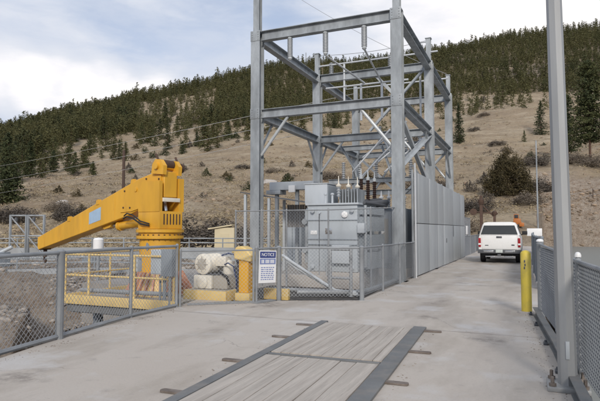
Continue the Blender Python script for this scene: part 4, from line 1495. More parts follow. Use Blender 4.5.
for p in [(-10.47, 9.70), (-9.72, 9.70), (-8.35, 9.70), (-7.25, 9.70), (-10.47, 11.2), (-10.47, 12.8)]:
    m = MB().tube((p[0], p[1], 0.086), (p[0], p[1], 1.07), 0.028, 8)
    m.build('post', 'pale yellow', t)
t = tag(MB().tube((-10.2, 9.95, 0.17), (-7.5, 10.05, 0.17), 0.05, 10).tube((-10.2, 10.12, 0.13), (-7.5, 10.22, 0.13), 0.04, 8).build('platform_pipe', 'rail grey', origin=(-8.8, 10, 0.1)),
        'grey pipes lying along the crane platform floor behind the edge beam', 'pipe')

# electrical boxes by the left fence end
t = thing('electrical_box', 'tall grey electrical box on a stand in front of the crane pedestal', 'electrical box', (-7.55, 9.75, 0))
m = MB().box(-7.93, -7.53, 9.75, 9.97, 0.64, 1.20, c=0.015)
bx = m.build('housing', 'pale grey paint', t)
m = MB().box(-7.91, -7.55, 9.735, 9.748, 0.66, 1.18, c=0.005)
m.build('door', 'grey paint', bx)
m = MB().tube((-7.62, 9.86, 0.0), (-7.62, 9.86, 0.618), 0.04, 8).tube((-7.74, 9.86, 0.0), (-7.74, 9.86, 0.618), 0.025, 8)
m.build('stand', 'mid grey paint', t)
t = thing('electrical_box', 'dark grey electrical box fixed beside the end post of the left fence', 'electrical box', (-7.2, 9.55, 0))
m = MB().box(-7.50, -7.20, 9.56, 9.72, 0.62, 1.22, c=0.015)
m.build('housing', 'mid grey paint', t)
m = MB().tube((-7.3, 9.64, 0.0), (-7.3, 9.64, 0.618), 0.035, 8).path([(-7.1, 9.6, 0.6), (-7.1, 9.6, 0.25), (-7.05, 9.6, 0.05)], 0.03, 8)
m.build('conduit', 'rail grey', t)
t = thing('electrical_box', 'small pale grey box on the yellow handrail beside the thin fence post', 'electrical box', (-8.3, 9.62, 0.6))
m = MB().box(-8.52, -8.30, 9.74, 9.90, 0.68, 1.0, c=0.012)
m.build('housing', 'pale grey paint', t)
m = MB().tube((-8.41, 9.82, 0.16), (-8.41, 9.82, 0.679), 0.02, 8)
m.build('conduit', 'rail grey', t)

# ------------------------------------------------------------------ motor skid
t = thing('motor_skid', 'cream electric motor and pump unit on a pale yellow skid behind the low fence', 'motor', (-7.0, 11.1, 0))
m = MB().box(-7.68, -6.50, 10.66, 10.74, -0.02, 0.215, c=0.01).box(-6.58, -6.50, 10.741, 11.9, -0.02, 0.215, c=0.01).box(-7.68, -7.60, 10.741, 11.9, -0.02, 0.215, c=0.01)
m.build('skid_base', 'pale yellow', t)
m = MB().box(-7.598, -6.582, 10.745, 11.9, 0.18, 0.22)
m.build('skid_floor', 'tank taupe', t)
m = MB().box(-7.58, -7.06, 10.92, 11.5, 0.222, 0.55, c=0.04)
gb = m.build('gearbox', 'machine cream', t)
m = MB().lathe((-7.32, 10.918, 0.385), (0, -1, 0), [(0, 0.155), (0.03, 0.155), (0.05, 0.13), (0.06, 0.04)], 24)
m.build('gear_cover', 'machine cream', gb)
m = MB().box(-7.05, -6.66, 10.98, 11.7, 0.222, 0.57, c=0.04)
m.build('oil_tank', 'tank taupe', t)
AX = Vector((0.12, 0.99, 0)).normalized()
mc = Vector((-7.36, 10.95, 0.81))
prof = [(0, 0.20), (0.03, 0.25), (0.10, 0.26), (0.12, 0.235)]
for i in range(9):
    prof += [(0.14 + i * 0.05, 0.235), (0.15 + i * 0.05, 0.25), (0.165 + i * 0.05, 0.25), (0.175 + i * 0.05, 0.235)]
prof += [(0.62, 0.245), (0.68, 0.22), (0.70, 0.06), (0.8, 0.05)]
m = MB().lathe(mc, AX, prof, 28)
mo = m.build('motor', 'machine cream', t)
m = MB().lathe(mc - AX * 0.012, AX, [(0, 0.05), (0.014, 0.16), (0.02, 0.17)], 20)
for k in range(8):
    a_ = 2 * PI * k / 8
    q = AX.to_track_quat('Z', 'Y')
    m.tube(mc - AX * 0.004 + q @ Vector((0.05 * math.cos(a_), 0.05 * math.sin(a_), 0)), mc - AX * 0.004 + q @ Vector((0.19 * math.cos(a_), 0.19 * math.sin(a_), 0)), 0.012, 6)
m.build('fan_cover', 'tank taupe', mo)
m = MB().box(-7.08, -6.80, 11.14, 11.42, 0.76, 1.0, c=0.02)
m.build('junction_box', 'machine cream', mo)
m = MB().box(-7.5, -6.85, 10.98, 11.5, 0.552, 0.585, c=0.008)
m.build('motor_foot', 'dark grey', t)
m = MB().lathe((-6.82, 11.3, 0.572), (0, 0, 1), [(0, 0.13), (0.2, 0.13), (0.24, 0.1), (0.3, 0.1), (0.34, 0.05)], 16)
m.build('pump', 'machine cream', t)
for k, pts in enumerate([[(-6.95, 11.2, 1.16), (-6.7, 11.1, 1.22), (-6.45, 11.05, 1.18), (-6.35, 11.0, 1.0), (-6.36, 11.0, 0.75)],
                         [(-6.8, 11.1, 0.95), (-6.62, 10.95, 1.0), (-6.45, 10.92, 0.92), (-6.38, 10.95, 0.6), (-6.42, 11.0, 0.4)]]):
    m = MB().path([Vector(p) - Vector((0, 0, 0.14)) for p in pts], 0.018, 8)
    m.build('hose', 'blue hose', t)
m = MB().path([(-6.9, 11.0, 0.66), (-6.75, 10.9, 0.6), (-6.6, 10.86, 0.55), (-6.55, 10.9, 0.35)], 0.028, 8).path([(-6.5, 11.2, 0.9), (-6.4, 11.1, 0.75), (-6.38, 11.1, 0.5)], 0.04, 8)
m.build('hose', 'black rubber', t)
m = MB().box(-6.47, -6.36, 11.0, 11.1, 0.55, 0.8, c=0.01).tube((-6.42, 11.05, 0.0), (-6.42, 11.05, 0.55), 0.03, 8)
m.build('valve', 'dark grey', t)

t = thing('capstan_stand', 'orange yellow steel stand with a pale domed hood beside the motor', 'stand', (-6.2, 11.0, 0))
m = MB().box(-6.30, -6.04, 10.9, 11.14, 0.18, 0.96, c=0.02)
m.build('column', 'crane yellow', t)
m = MB().prism([(-0.24, 0.96), (0.20, 0.90), (0.22, 1.06), (0.06, 1.22), (-0.06, 1.27), (-0.2, 1.24), (-0.26, 1.12)], Matrix(((1, 0, 0, -6.16), (0, 0, -1, 11.02), (0, 1, 0, 0), (0, 0, 0, 1))), -0.17, 0.17)
hd = m.build('hood', 'pale yellow', t)
md = hd.modifiers.new('edge', 'BEVEL')
md.width = 0.03
md.segments = 3
m = MB().box(-6.36, -5.98, 10.84, 11.2, 0.0, 0.178, c=0.012)
m.build('base', 'pale yellow', t)
m = MB().tube((-6.8, 11.5, 1.1), (-6.3, 11.06, 1.1), 0.04, 8)
m.build('shaft', 'pale yellow', t)
t = tag(MB().box(-5.95, -5.3, 11.5, 11.62, -0.02, 0.24, c=0.01).build('yellow_kerb', 'pale yellow', origin=(-5.6, 11.55, 0)), 'pale yellow kerb beam on the ground behind the notice sign', 'kerb')
t = tag(MB().prism([(-6.9, 9.72), (-5.85, 10.60), (-5.62, 10.56), (-5.45, 11.15), (-5.62, 11.2), (-5.78, 10.75), (-6.0, 10.74), (-6.95, 9.8)], Matrix.Identity(4), 0.003, 0.035).build('sill_plate', 'rail grey', origin=(-6, 10.5, 0)),
        'flat grey sill strip on the concrete under the motor fence', 'kerb')

# ------------------------------------------------------------------ pickup truck
TX, TY = -1.42, 27.75          # rear bumper centre
t = thing('pickup_truck', 'white pickup truck with a camper shell, parked on the road facing away', 'pickup truck', (TX, TY + 2.6, 0))


def ring_loft(m, secs):
    """secs: list of (y, [(x, z)...]) cross-sections with equal counts"""
    n_ = len(secs[0][1])
    vs = [(TX + x, TY + y, z) for (y, sec) in secs for (x, z) in sec]
    fs = []
    for i in range(len(secs) - 1):
        for k in range(n_):
            fs.append((i * n_ + k, i * n_ + (k + 1) % n_, (i + 1) * n_ + (k + 1) % n_, (i + 1) * n_ + k))
    fs += [tuple(range(n_)), tuple((len(secs) - 1) * n_ + k for k in reversed(range(n_)))]
    m.add(vs, fs)
    return m


def body_sec(w, z0, z1, b=0.07):
    h = [(w - b * 0.3, z0), (w, z0 + b), (w + 0.012, (z0 + z1) / 2), (w - 0.01, z1 - b), (w - b * 0.6, z1)]
    return h + [(-x, z) for x, z in reversed(h)]


m = ring_loft(MB(), [(0.10, body_sec(0.95, 0.62, 1.36)), (0.16, body_sec(0.985, 0.58, 1.38)), (2.4, body_sec(1.0, 0.52, 1.38)), (4.2, body_sec(1.0, 0.50, 1.28)), (5.2, body_sec(0.96, 0.5, 1.18)), (5.45, body_sec(0.88, 0.55, 1.05))])
body = m.build('body', 'truck white', t)


def top_sec(w0, w1, z0, z1):
    h = [(w0, z0), (w1 + 0.03, z1 - 0.14), (w1 - 0.05, z1 - 0.03), (w1 - 0.22, z1)]
    return h + [(-x, z) for x, z in reversed(h)]


m = ring_loft(MB(), [(0.13, top_sec(0.96, 0.95, 1.375, 1.385)), (0.42, top_sec(0.96, 0.76, 1.375, 2.03)), (2.2, top_sec(0.96, 0.76, 1.375, 2.05)), (2.25, top_sec(0.94, 0.72, 1.375, 1.95)), (3.2, top_sec(0.94, 0.72, 1.375, 1.93)), (3.95, top_sec(0.94, 0.86, 1.30, 1.42))])
m.build('camper_shell', 'truck white', t)
# rear window sits on the sloping back of the shell
m = MB()
vs = [(-0.85, 0.142, 1.42), (0.85, 0.142, 1.42), (0.71, 0.335, 1.86), (-0.71, 0.335, 1.86)]
inn = [(TX + x, TY + y - 0.03, z) for x, y, z in vs]
out_ = [(TX + x, TY + y + 0.05, z) for x, y, z in vs]
m.add(inn + out_, [(0, 1, 2, 3), (7, 6, 5, 4), (0, 4, 5, 1), (1, 5, 6, 2), (2, 6, 7, 3), (3, 7, 4, 0)])
m.build('rear_window', 'truck glass', t)
m = MB()
for s_ in (-1, 1):
    vs = [(s_ * 0.965, 0.7, 1.45), (s_ * 0.965, 2.05, 1.45), (s_ * 0.85, 2.0, 1.82), (s_ * 0.85, 0.75, 1.82)]
    m.add([(TX + x, TY + y, z) for x, y, z in vs] + [(TX + x - s_ * 0.06, TY + y, z) for x, y, z in vs], [(0, 1, 2, 3), (7, 6, 5, 4), (0, 4, 5, 1), (1, 5, 6, 2), (2, 6, 7, 3), (3, 7, 4, 0)])
    vs = [(s_ * 0.955, 2.45, 1.42), (s_ * 0.955, 3.6, 1.42), (s_ * 0.82, 3.2, 1.82), (s_ * 0.82, 2.5, 1.82)]
    m.add([(TX + x, TY + y, z) for x, y, z in vs] + [(TX + x - s_ * 0.06, TY + y, z) for x, y, z in vs], [(0, 1, 2, 3), (7, 6, 5, 4), (0, 4, 5, 1), (1, 5, 6, 2), (2, 6, 7, 3), (3, 7, 4, 0)])
m.build('side_window', 'truck glass', t)
m = MB().box(TX - 0.80, TX + 0.80, TY + 0.078, TY + 0.098, 0.70, 1.345, c=0.008)
tg = m.build('tailgate', 'truck white', t)
m = MB().box(TX - 0.13, TX + 0.13, TY + 0.066, TY + 0.0775, 1.235, 1.33, c=0.006)
m.build('tailgate_handle', 'dark grey', tg)
m = MB().box(TX - 0.66, TX - 0.50, TY + 0.070, TY + 0.0775, 0.86, 0.90, c=0.003).box(TX + 0.56, TX + 0.70, TY + 0.070, TY + 0.0775, 0.87, 0.93, c=0.003)
m.build('badge', 'dark grey', tg)
for s_ in (-1, 1):
    x = TX + s_ * 0.91
    m = MB().box(x - 0.06, x + 0.06, TY + 0.055, TY + 0.125, 0.80, 1.24, c=0.012)
    tl = m.build('tail_light', 'lamp red', t)
    m = MB().box(x - 0.06, x + 0.06, TY + 0.045, TY + 0.0545, 0.90, 0.98, c=0.004)
    m.build('reverse_lens', 'sign white', tl)
m = MB().box(TX - 1.0, TX + 1.0, TY - 0.06, TY + 0.12, 0.49, 0.68, c=0.03)
bp_ = m.build('bumper', 'dark grey', t)
m = MB().box(TX - 0.72, TX - 0.26, TY - 0.075, TY - 0.0605, 0.545, 0.635, c=0.006).box(TX + 0.26, TX + 0.72, TY - 0.075, TY - 0.0605, 0.545, 0.635, c=0.006)
m.build('step_pad', 'chrome', bp_)
m = MB().box(TX - 0.16, TX + 0.16, TY - 0.082, TY - 0.0605, 0.53, 0.68, c=0.004)
m.build('number_plate', 'plate', bp_)
m = MB().box(TX - 0.82, TX + 0.82, TY + 0.2, TY + 5.2, 0.36, 0.56, c=0.03)
m.build('chassis', 'black rubber', t)
m = MB().box(TX - 0.08, TX + 0.08, TY - 0.12, TY + 0.3, 0.36, 0.46, c=0.01).tube((TX - 0.75, TY + 1.25, 0.38), (TX + 0.75, TY + 1.25, 0.38), 0.07, 10)
m.build('hitch', 'dark grey', t)
m = MB().box(TX - 0.66, TX - 0.20, TY + 0.21, TY + 0.3, 0.30, 0.355, c=0.01).box(TX + 0.2, TX + 0.62, TY + 0.21, TY + 0.3, 0.30, 0.355, c=0.01)
m.build('exhaust_shield', 'chrome', t)
for y in (1.25, 4.55):
    for s_ in (-1, 1):
        x = TX + s_ * 0.84
        m = MB().lathe((x - 0.135, TY + y, 0.37), (1, 0, 0), [(0, 0.24), (0.01, 0.33), (0.04, 0.365), (0.23, 0.365), (0.26, 0.33), (0.27, 0.24)], 28)
        w_ = m.build('wheel', 'black rubber', t)
        m = MB().lathe((x - 0.14, TY + y, 0.37), (1, 0, 0), [(0, 0.05), (0.005, 0.22), (0.275, 0.22), (0.28, 0.05)], 20)
        m.build('rim', 'chrome', w_)
for s_ in (-1, 1):
    x = TX + s_ * 1.14
    m = MB().box(x - 0.13, x + 0.13, TY + 3.25, TY + 3.38, 1.38, 1.58, c=0.03).tube((x, TY + 3.3, 1.42), (TX + s_ * 0.95, TY + 3.4, 1.38), 0.025, 8)
    m.build('side_mirror', 'black rubber', t)

# ------------------------------------------------------------------ things beyond the road
t = thing('gate_hoist', 'rust brown gate hoist frame standing behind the parked pickup', 'hoist', (-3.1, 42, 0))
m = MB().box(-3.48, -3.26, 42.0, 42.22, -0.02, 3.55, c=0.02).box(-3.56, -3.18, 41.95, 42.27, 3.551, 3.6, c=0.01)
m.build('column', 'rust brown', t)
m = MB().lathe((-3.37, 42.1, 3.6), (0, 0, 1), [(0, 0.16), (0.12, 0.22), (0.3, 0.22), (0.36, 0.12), (0.6, 0.1), (0.64, 0.04)], 14)
m.build('gear_housing', 'rust brown', t)
m = MB().box(-2.52, -2.34, 42.0, 42.2, -0.02, 2.7, c=0.02)
m.build('column', 'rust brown', t)
m = MB().lathe((-2.43, 42.1, 2.7), (0, 0, 1), [(0, 0.12), (0.1, 0.17), (0.3, 0.17), (0.36, 0.06)], 12)
m.build('gear_housing', 'rust brown', t)
m = MB().tube((-3.9, 42.1, 3.0), (-2.2, 42.1, 2.85), 0.05, 8).tube((-3.3, 42.1, 3.5), (-2.45, 42.1, 2.6), 0.045, 8)
m.build('drive_shaft', 'rust brown', t)
m = MB().lathe((-3.92, 42.05, 3.0), (0, -1, 0), [(0, 0.04), (0.01, 0.26), (0.04, 0.26), (0.05, 0.04)], 16)
m.build('hand_wheel', 'rust brown', t)

z0 = float(terr(-1.3, 64.5))
t = thing('loader', 'orange loader parked on the far slope behind the pickup', 'loader', (-1.3, 64.5, z0))
m = MB().box(-2.0, -0.75, 63.8, 66.2, z0 + 0.45, z0 + 1.35, c=0.06)
m.build('body', 'machine orange', t)
m = MB().box(-1.9, -1.1, 64.2, 65.4, z0 + 1.36, z0 + 2.1, c=0.05)
cbn = m.build('cab', 'machine orange', t)
m = MB().box(-1.82, -1.18, 64.16, 64.198, z0 + 1.45, z0 + 2.0, c=0.01)
m.build('window', 'truck glass', cbn)
m = MB().box(-1.0, -0.2, 63.4, 64.0, z0 + 0.1, z0 + 0.7, c=0.05).tube((-1.0, 64.2, z0 + 1.2), (-0.6, 63.7, z0 + 0.6), 0.08, 8)
m.build('bucket', 'machine orange', t)
for (x, y) in ((-1.95, 64.2), (-0.8, 64.2), (-1.95, 65.8), (-0.8, 65.8)):
    m = MB().lathe((x - 0.15, y, z0 + 0.42), (1, 0, 0), [(0, 0.3), (0.03, 0.45), (0.27, 0.45), (0.3, 0.3)], 18)
    m.build('wheel', 'black rubber', t)

t = thing('meter_box', 'white box on a post at the right road edge beyond the pickup', 'box', (0.35, 46, 0))
m = MB().box(-0.25, 0.85, 46.0, 46.5, 1.15, 1.75, c=0.03)
m.build('housing', 'sign white', t)
m = MB().tube((0.1, 46.25, -0.3), (0.1, 46.25, 1.149), 0.05, 8).tube((0.55, 46.25, -0.3), (0.55, 46.25, 1.149), 0.05, 8)
m.build('leg', 'galvanised steel', t)
bpy.data.objects['loader'].scale = (0.62, 0.62, 0.7)

# utility poles
def upole(label, x, y, top, r, lamp=False, m_='pole wood'):
    z0 = float(terr(x, y)) - 0.5
    t = thing('utility_pole', label, 'pole', (x, y, z0))
    MB().lathe((x, y, z0), (0, 0, 1), [(0, r), (top - z0, r * 0.8), (top - z0 + 0.02, r * 0.3)], 10).build('shaft', m_, t)
    if lamp:
        MB().lathe((x, y, top - 0.1), (0, 0, 1), [(0, r * 0.8), (0.15, r * 2.6), (0.4, r * 2.4), (0.55, r)], 12).build('lamp_head', 'dark grey', t)
    elif lamp is False:
        MB().box(x - 0.9, x + 0.9, y - 0.06, y + 0.06, top - 0.75, top - 0.63, c=0.01).build('cross_arm', m_, t)
        for dx in (-0.75, 0, 0.75):
            MB().lathe((x + dx, y, top - 0.63 if dx else top + 0.0), (0, 0, 1), [(0, 0.05), (0.12, 0.07), (0.2, 0.03)], 8).build('insulator', 'porcelain grey', t)


upole('dark wooden utility pole on the slope above the crane boom', -43.4, 48.3, 10.9, 0.2, None)
upole('thin pale lamp pole beyond the right end of the road', 0.8, 65.2, 11.7, 0.09, None, 'galvanised steel')
upole('slender brown pole on the hillside behind the gantry', -16.2, 40.4, 9.2, 0.16, None)

# ------------------------------------------------------------------ far side yard, left
t = thing('beige_shed', 'beige pump shed with a sloping roof in front of dark scrub', 'shed', (-17.9, 29.3, 0))
sh = Matrix.Translation((-17.95, 29.4, 0)) @ Matrix.Rotation(R(22), 4, 'Z')
MB().box(-0.62, 0.62, -0.6, 0.6, -0.6, 1.78, sh, c=0.01).build('wall', 'shed beige', t)
rf = Matrix.Translation((-17.95, 29.4, 0)) @ Matrix.Rotation(R(22), 4, 'Z') @ Matrix.Rotation(R(-9), 4, 'Y')
MB().box(-0.75, 0.78, -0.72, 0.72, 1.80, 1.88, rf, c=0.01).build('roof', 'shed beige', t)
MB().box(-0.25, 0.3, -0.615, -0.602, -0.5, 1.4, sh).build('door', 'shed beige', t)

# low concrete wall with pipe rails on top across the far bank
def bank_wall(label, pts, z0, z1, rail_top, w=0.3):
    t = thing('retaining_wall', label, 'wall', (pts[0][0], pts[0][1], z0))
    mw, mr = MB(), MB()
    for a, b in zip(pts[:-1], pts[1:]):
        a, b = Vector((*a, 0)), Vector((*b, 0))
        u = (b - a).normalized()
        n_ = Vector((-u.y, u.x, 0))
        Mw = Matrix((u, n_, Vector((0, 0, 1)))).transposed().to_4x4()
        Mw.translation = a
        L = (b - a).length
        mw.box(0, L, -w / 2, w / 2, z0, z1, Mw, c=0.02)
        for zz in rail_top:
            mr.tube(a + Vector((0, 0, zz)), b + Vector((0, 0, zz)), 0.035, 6)
        k = 0.0
        while k < L:
            p = a + u * k
            mr.tube(p + Vector((0, 0, z1)), p + Vector((0, 0, rail_top[0])), 0.04, 6)
            k += 2.0
    mw.build('wall_body', 'yard grey', t)
    mr.build('pipe_rail', 'galvanised steel', t)
    return t


bank_wall('long grey concrete wall with pipe rails along the far bank behind the crane', [(-34, 9.0), (-30, 19.0), (-22.0, 24.6), (-13.6, 27.0)], -1.5, 0.62, (1.15, 0.9))
bank_wall('lower grey concrete wall on the rocky far bank below the pipe rails', [(-27, 8.5), (-24.5, 14.5), (-19.0, 19.3), (-13.9, 20.3)], -2.6, -0.15, (0.35, 0.12))

# lattice switch frames
fr_labels = ['left grey lattice steel frame with diagonal bars on the far bank', 'right grey lattice steel frame on the far bank beside the boom tip']
for k, (x, y) in enumerate([(-27.06, 21.08), (-26.12, 21.47)]):
    z0 = 0.0
    t = thing('lattice_frame', fr_labels[k], 'frame', (x, y, z0), 'lattice frames on the far bank')
    u = Vector((0.92, 0.39, 0))
    W = 0.9
    p = [Vector((x, y, z0)), Vector((x, y, z0)) + u * W]
    h = 2.5
    for q in p:
        m = MB().box(q.x - 0.05, q.x + 0.05, q.y - 0.05, q.y + 0.05, -0.8, h, c=0.005)
        m.build('upright', 'galvanised steel', t)
    m = MB()
    for zz in (h - 0.05, h * 0.52):
        m.tube(p[0] + Vector((0, 0, zz)), p[1] + Vector((0, 0, zz)), 0.05, 6)
    m.build('crossbar', 'galvanised steel', t)
    m = MB()
    m.tube(p[0] + Vector((0, 0, h - 0.1)), p[1] + Vector((0, 0, h * 0.55)), 0.045, 6)
    m.tube(p[0] + Vector((0, 0, h * 0.5)), p[1] + Vector((0, 0, 0.2)), 0.045, 6)
    m.build('diagonal', 'rail grey', t)
    m = MB()
    for f_ in (0.3,):
        c_ = p[0] + u * W * f_ + Vector((0, 0.05, 2.1))
        m.lathe(c_, (0, 0, 1), [(0, 0.07), (0.15, 0.1), (0.25, 0.06)], 8)
    m.build('insulator', 'dark grey', t)
MB_t = thing('white_tank', 'small white cylindrical tank on a post behind the crane boom', 'tank', (-16.55, 17.0, 0))
MB().lathe((-16.55, 17.0, -1.0), (0, 0, 1), [(1.68, 0.19), (1.7, 0.21), (2.24, 0.21), (2.30, 0.15), (2.32, 0.02)], 18).build('shell', 'sign white', MB_t)
MB().lathe((-16.55, 17.0, -1.6), (0, 0, 1), [(0, 0.07), (2.27, 0.07)], 12).build('pedestal', 'rail grey', MB_t)
pl_labels = ['small grey pump with a slanting pipe left of the boom tip', 'small grey pump with a slanting pipe on the far bank under the boom']
for k, (x, y) in enumerate([(-24.0, 18.2), (-20.3, 20.4)]):
    t = thing('pump_unit', pl_labels[k], 'pump', (x, y, 0.1))
    MB().box(x - 0.35, x + 0.35, y - 0.3, y + 0.3, -0.2, 0.55, Matrix.Identity(4), c=0.05).build('casing', 'mid grey paint', t)
    MB().tube((x - 0.3, y - 0.32, 0.3), (x + 0.55, y + 0.2, 0.8), 0.09, 10).build('discharge_pipe', 'galvanised light', t)
# far fences on the right shore
t = thing('wire_fence', 'line of thin posts with wire along the far right shore road', 'fence', (20, 96, 0))
P_ = [(6 + 3.4 * i, 97 + 0.2 * i) for i in range(13)]
m = MB()
for (x, y) in P_:
    z = max(float(terr(x, y)), -0.9)
    m.tube((x, y, z - 0.3), (x, y, z + 1.5), 0.06, 6)
m.build('posts', 'pole wood', t)
m = MB()
for (a, b) in zip(P_[:-1], P_[1:]):
    za, zb = max(float(terr(*a)), -0.9), max(float(terr(*b)), -0.9)
    for h in (0.5, 1.3):
        m.tube((*a, za + h), (*b, zb + h), 0.02, 4)
m.build('wires', 'wire', t)

# ------------------------------------------------------------------ power lines
def wire(label, a, b, sag, r, m_='wire', grp=None):
    a, b = Vector(a), Vector(b)
    pts = []
    for i in range(33):
        f_ = i / 32
        p = a.lerp(b, f_)
        p.z -= sag * 4 * f_ * (1 - f_)
        pts.append(p)
    o = MB().path(pts, r, 5).build('power_line', m_, origin=tuple(a))
    tag(o, label, 'power line', grp)


wire('upper of the pale wires running from the gantry down over the left hillside', (XL, 29.0, 9.5), (-132, 84, 15.2), 0.5, 0.015, 'wire pale')
wire('middle pale wire running from the gantry down over the left hillside', (XL, 23.0, 7.0), (-132, 84, 11.6), 0.4, 0.012, 'wire pale')
wire('lowest pale wire drooping from the gantry to the far left bank', (XL, 23.0, 6.3), (-132, 84, 8.6), 0.4, 0.012, 'wire pale')
wire('thin dark overhead wire high in the sky crossing above the gantry', (-15.8, 35.8, 19.2), (-3.9, 29.07, 10.0), 0.25, 0.013)
wire('thin dark wire from the near column mast toward the upper right of the gantry', (XR, 23.05, 9.9), (XL, 23.05, 9.9), 0.15, 0.012)

# ------------------------------------------------------------------ vegetation
def cards(cent, size, rg, nrm_up=0.0, asp=1.0):
    """random quads of the given size around each centre"""
    n_ = len(cent)
    a = rg.normal(size=(n_, 3))
    a[:, 2] *= 1 - nrm_up
    a /= np.linalg.norm(a, axis=1)[:, None]
    b = rg.normal(size=(n_, 3))
    b -= a * np.sum(a * b, 1)[:, None]
    b /= np.linalg.norm(b, axis=1)[:, None]
    s = np.asarray(size).reshape(-1, 1) * (0.6 + 0.8 * rg.random((n_, 1)))
    v = np.stack([cent - a * s - b * s * asp * 0.55, cent + a * s - b * s * asp * 0.3, cent + a * s * 0.8 + b * s * asp * 0.6, cent - a * s * 0.7 + b * s * asp * 0.4], 1)
    q = np.arange(n_ * 4).reshape(-1, 4)
    return v.reshape(-1, 3), q


def pine_cards(h, w, nb, per, size, seed, low=0.16, full=0.75, lean=0.0):
    """crown of a conifer: branches spiralling up the stem, each a flat spray of needle clumps"""
    rg = np.random.default_rng(seed)
    cs, ss = [], []
    gap = rg.random(8) * 2 * PI
    gz = rg.random(8)
    for i in range(nb):
        f_ = low + (1 - low) * ((i + rg.random()) / nb) ** 1.15
        prof_ = np.clip((1 - f_) ** full, 0, 1) * np.clip((f_ - low) / 0.14 + 0.5, 0, 1)
        L = w * prof_ * (0.62 + 0.5 * rg.random()) + 0.035 * w
        a = rg.random() * 2 * PI
        for g0, z0 in zip(gap, gz):
            if abs((a - g0 + PI) % (2 * PI) - PI) < 0.5 and abs(f_ - z0) < 0.07:
                L *= 0.55
        rise = -0.18 + 0.45 * f_ - 0.12 * rg.random()
        k = max(2, int(per * (0.3 + L / w)))
        for j in range(k):
            g_ = 0.12 + 0.9 * (j + rg.random()) / k
            side = (rg.random() - 0.5) * 0.55 * L * g_
            p = np.array([math.cos(a) * L * g_ - math.sin(a) * side, math.sin(a) * L * g_ + math.cos(a) * side, f_ * h + rise * L * g_ - 0.06 * L * g_ * g_])
            p += rg.normal(size=3) * size * 0.45
            cs.append(p)
            ss.append(size * (0.7 + 0.6 * rg.random()))
    for j in range(per):
        f_ = 0.93 + 0.09 * rg.random()
        cs.append(np.array([rg.normal() * 0.03 * w, rg.normal() * 0.03 * w, f_ * h]))
        ss.append(size * 0.55)
    return cards(np.array(cs), np.array(ss), rg, 0.3, 0.75)


def trunk_np(h, r, top=0.9, n_=7, limbs=0, w=1.0, seed=0, low=0.16):
    m = MB()
    rg = random.Random(seed)
    pts = [(0, 0, -0.4)]
    m.lathe((0, 0, -0.5), (0, 0, 1), [(0, r * 1.3), (0.6, r), (h * 0.5 + 0.5, r * 0.65), (h * top + 0.5, r * 0.12)], n_)
    for i in range(limbs):
        f_ = low + (0.85 - low) * i / limbs
        a = rg.random() * 2 * PI
        L = w * (1 - f_) ** 0.8 * 0.9
        m.tube((0, 0, f_ * h), (math.cos(a) * L, math.sin(a) * L, f_ * h + 0.12 * L), r * 0.22, 5, r * 0.06)
    return m


def obj_from(name, me, loc=(0, 0, 0), parent=None):
    o = bpy.data.objects.new(name, me)
    C.objects.link(o)
    o.location = loc
    if parent is not None:
        o.parent = parent
    return o


def pine(label, px, r, h, w, nb, per, size, seed, low=0.16, full=0.75, trunk_r=None):
    a = math.atan((px - 300) / F_PX) - R(YAW)
    x, y = r * math.sin(a), r * math.cos(a)
    z = float(terr(x, y))
    t = thing('pine_tree', label, 'tree', (x, y, z))
    v, q = pine_cards(h, w, int(nb * 3.0), int(per * 2.4), size * 0.62, seed, low, full)
    obj_from('crown', mesh_np('crown', v, q, 'pine needles'), parent=t)
    mt = trunk_np(h, trunk_r or h * 0.012, 0.93, 8, 16, w, seed, low)
    o = mt.build('trunk', 'bark')
    o.parent = t
    return t


FPX = np.array([-400, -100, 0, 25, 45, 90, 130, 180, 220, 260, 300, 360, 400, 450, 500, 540, 600, 1000.])
FPY = np.array([172, 172, 170, 164, 152, 138, 131, 124, 124, 120, 116, 112, 108, 100, 95, 92, 90, 90.])


def ypix(x, y, z):
    """elevation over the horizon of a ground point, in the units of the profile tables"""
    px, ac = column(x, y)
    d = np.hypot(x, y) * np.cos(np.radians(ac))
    return px, 229.5 - F_PX * (z - EYE) / d


# single trees that stand out (bearing and distance worked out on the ground plan)
pine('big dark pine at the far right edge with a reddish bare trunk', 592, 118, 20.0, 5.6, 150, 11, 0.36, 1, 0.22, 0.5)
pine('dark pine just right of the tall light pole, half behind the big pine', 570, 140, 15.0, 4.2, 100, 9, 0.32, 2, 0.10, 0.6)
pine('dark pine with a bare lower trunk at the left, in front of the forest edge', 29, 175, 12.0, 3.4, 90, 8, 0.33, 3, 0.14, 0.6)
pine('dark pine at the left frame edge with its crown down to the ground', 6, 150, 12.5, 3.8, 90, 8, 0.33, 4, 0.05, 0.6)
pine('squat dark pine low on the bank at the left frame edge', 9, 98, 5.6, 2.9, 80, 8, 0.30, 5, 0.02, 0.5)
pine('dark bushy pine left of the utility pole, below the forest edge', 52, 215, 8.5, 2.8, 70, 7, 0.3, 16, 0.06, 0.6)
pine('broad pine at the forest edge right above the dark utility pole', 140, 285, 11.0, 3.2, 70, 7, 0.3, 17, 0.06, 0.6)
pine('tall pine at the forest edge left of the gantry column', 243, 290, 12.5, 3.0, 70, 7, 0.3, 18, 0.05, 0.65)
pine('broad young pine high on the slope between crane and gantry', 196, 240, 6.5, 2.2, 60, 6, 0.26, 19, 0.03, 0.6)
pine('lone pointed pine on the bare slope just right of the gantry', 460, 188, 14.0, 3.0, 90, 7, 0.30, 6, 0.04, 0.8)
pine('pine on the bare slope immediately left of the light pole', 543, 205, 12.5, 3.2, 80, 7, 0.30, 7, 0.04, 0.7)
pine('very small young pine on the bare slope left of the light pole', 526, 185, 3.9, 1.2, 40, 5, 0.16, 8, 0.02, 0.8)
pine('pine on the slope between the gantry left column and the hilltop', 228, 260, 10.0, 2.8, 60, 6, 0.30, 9, 0.05, 0.7)
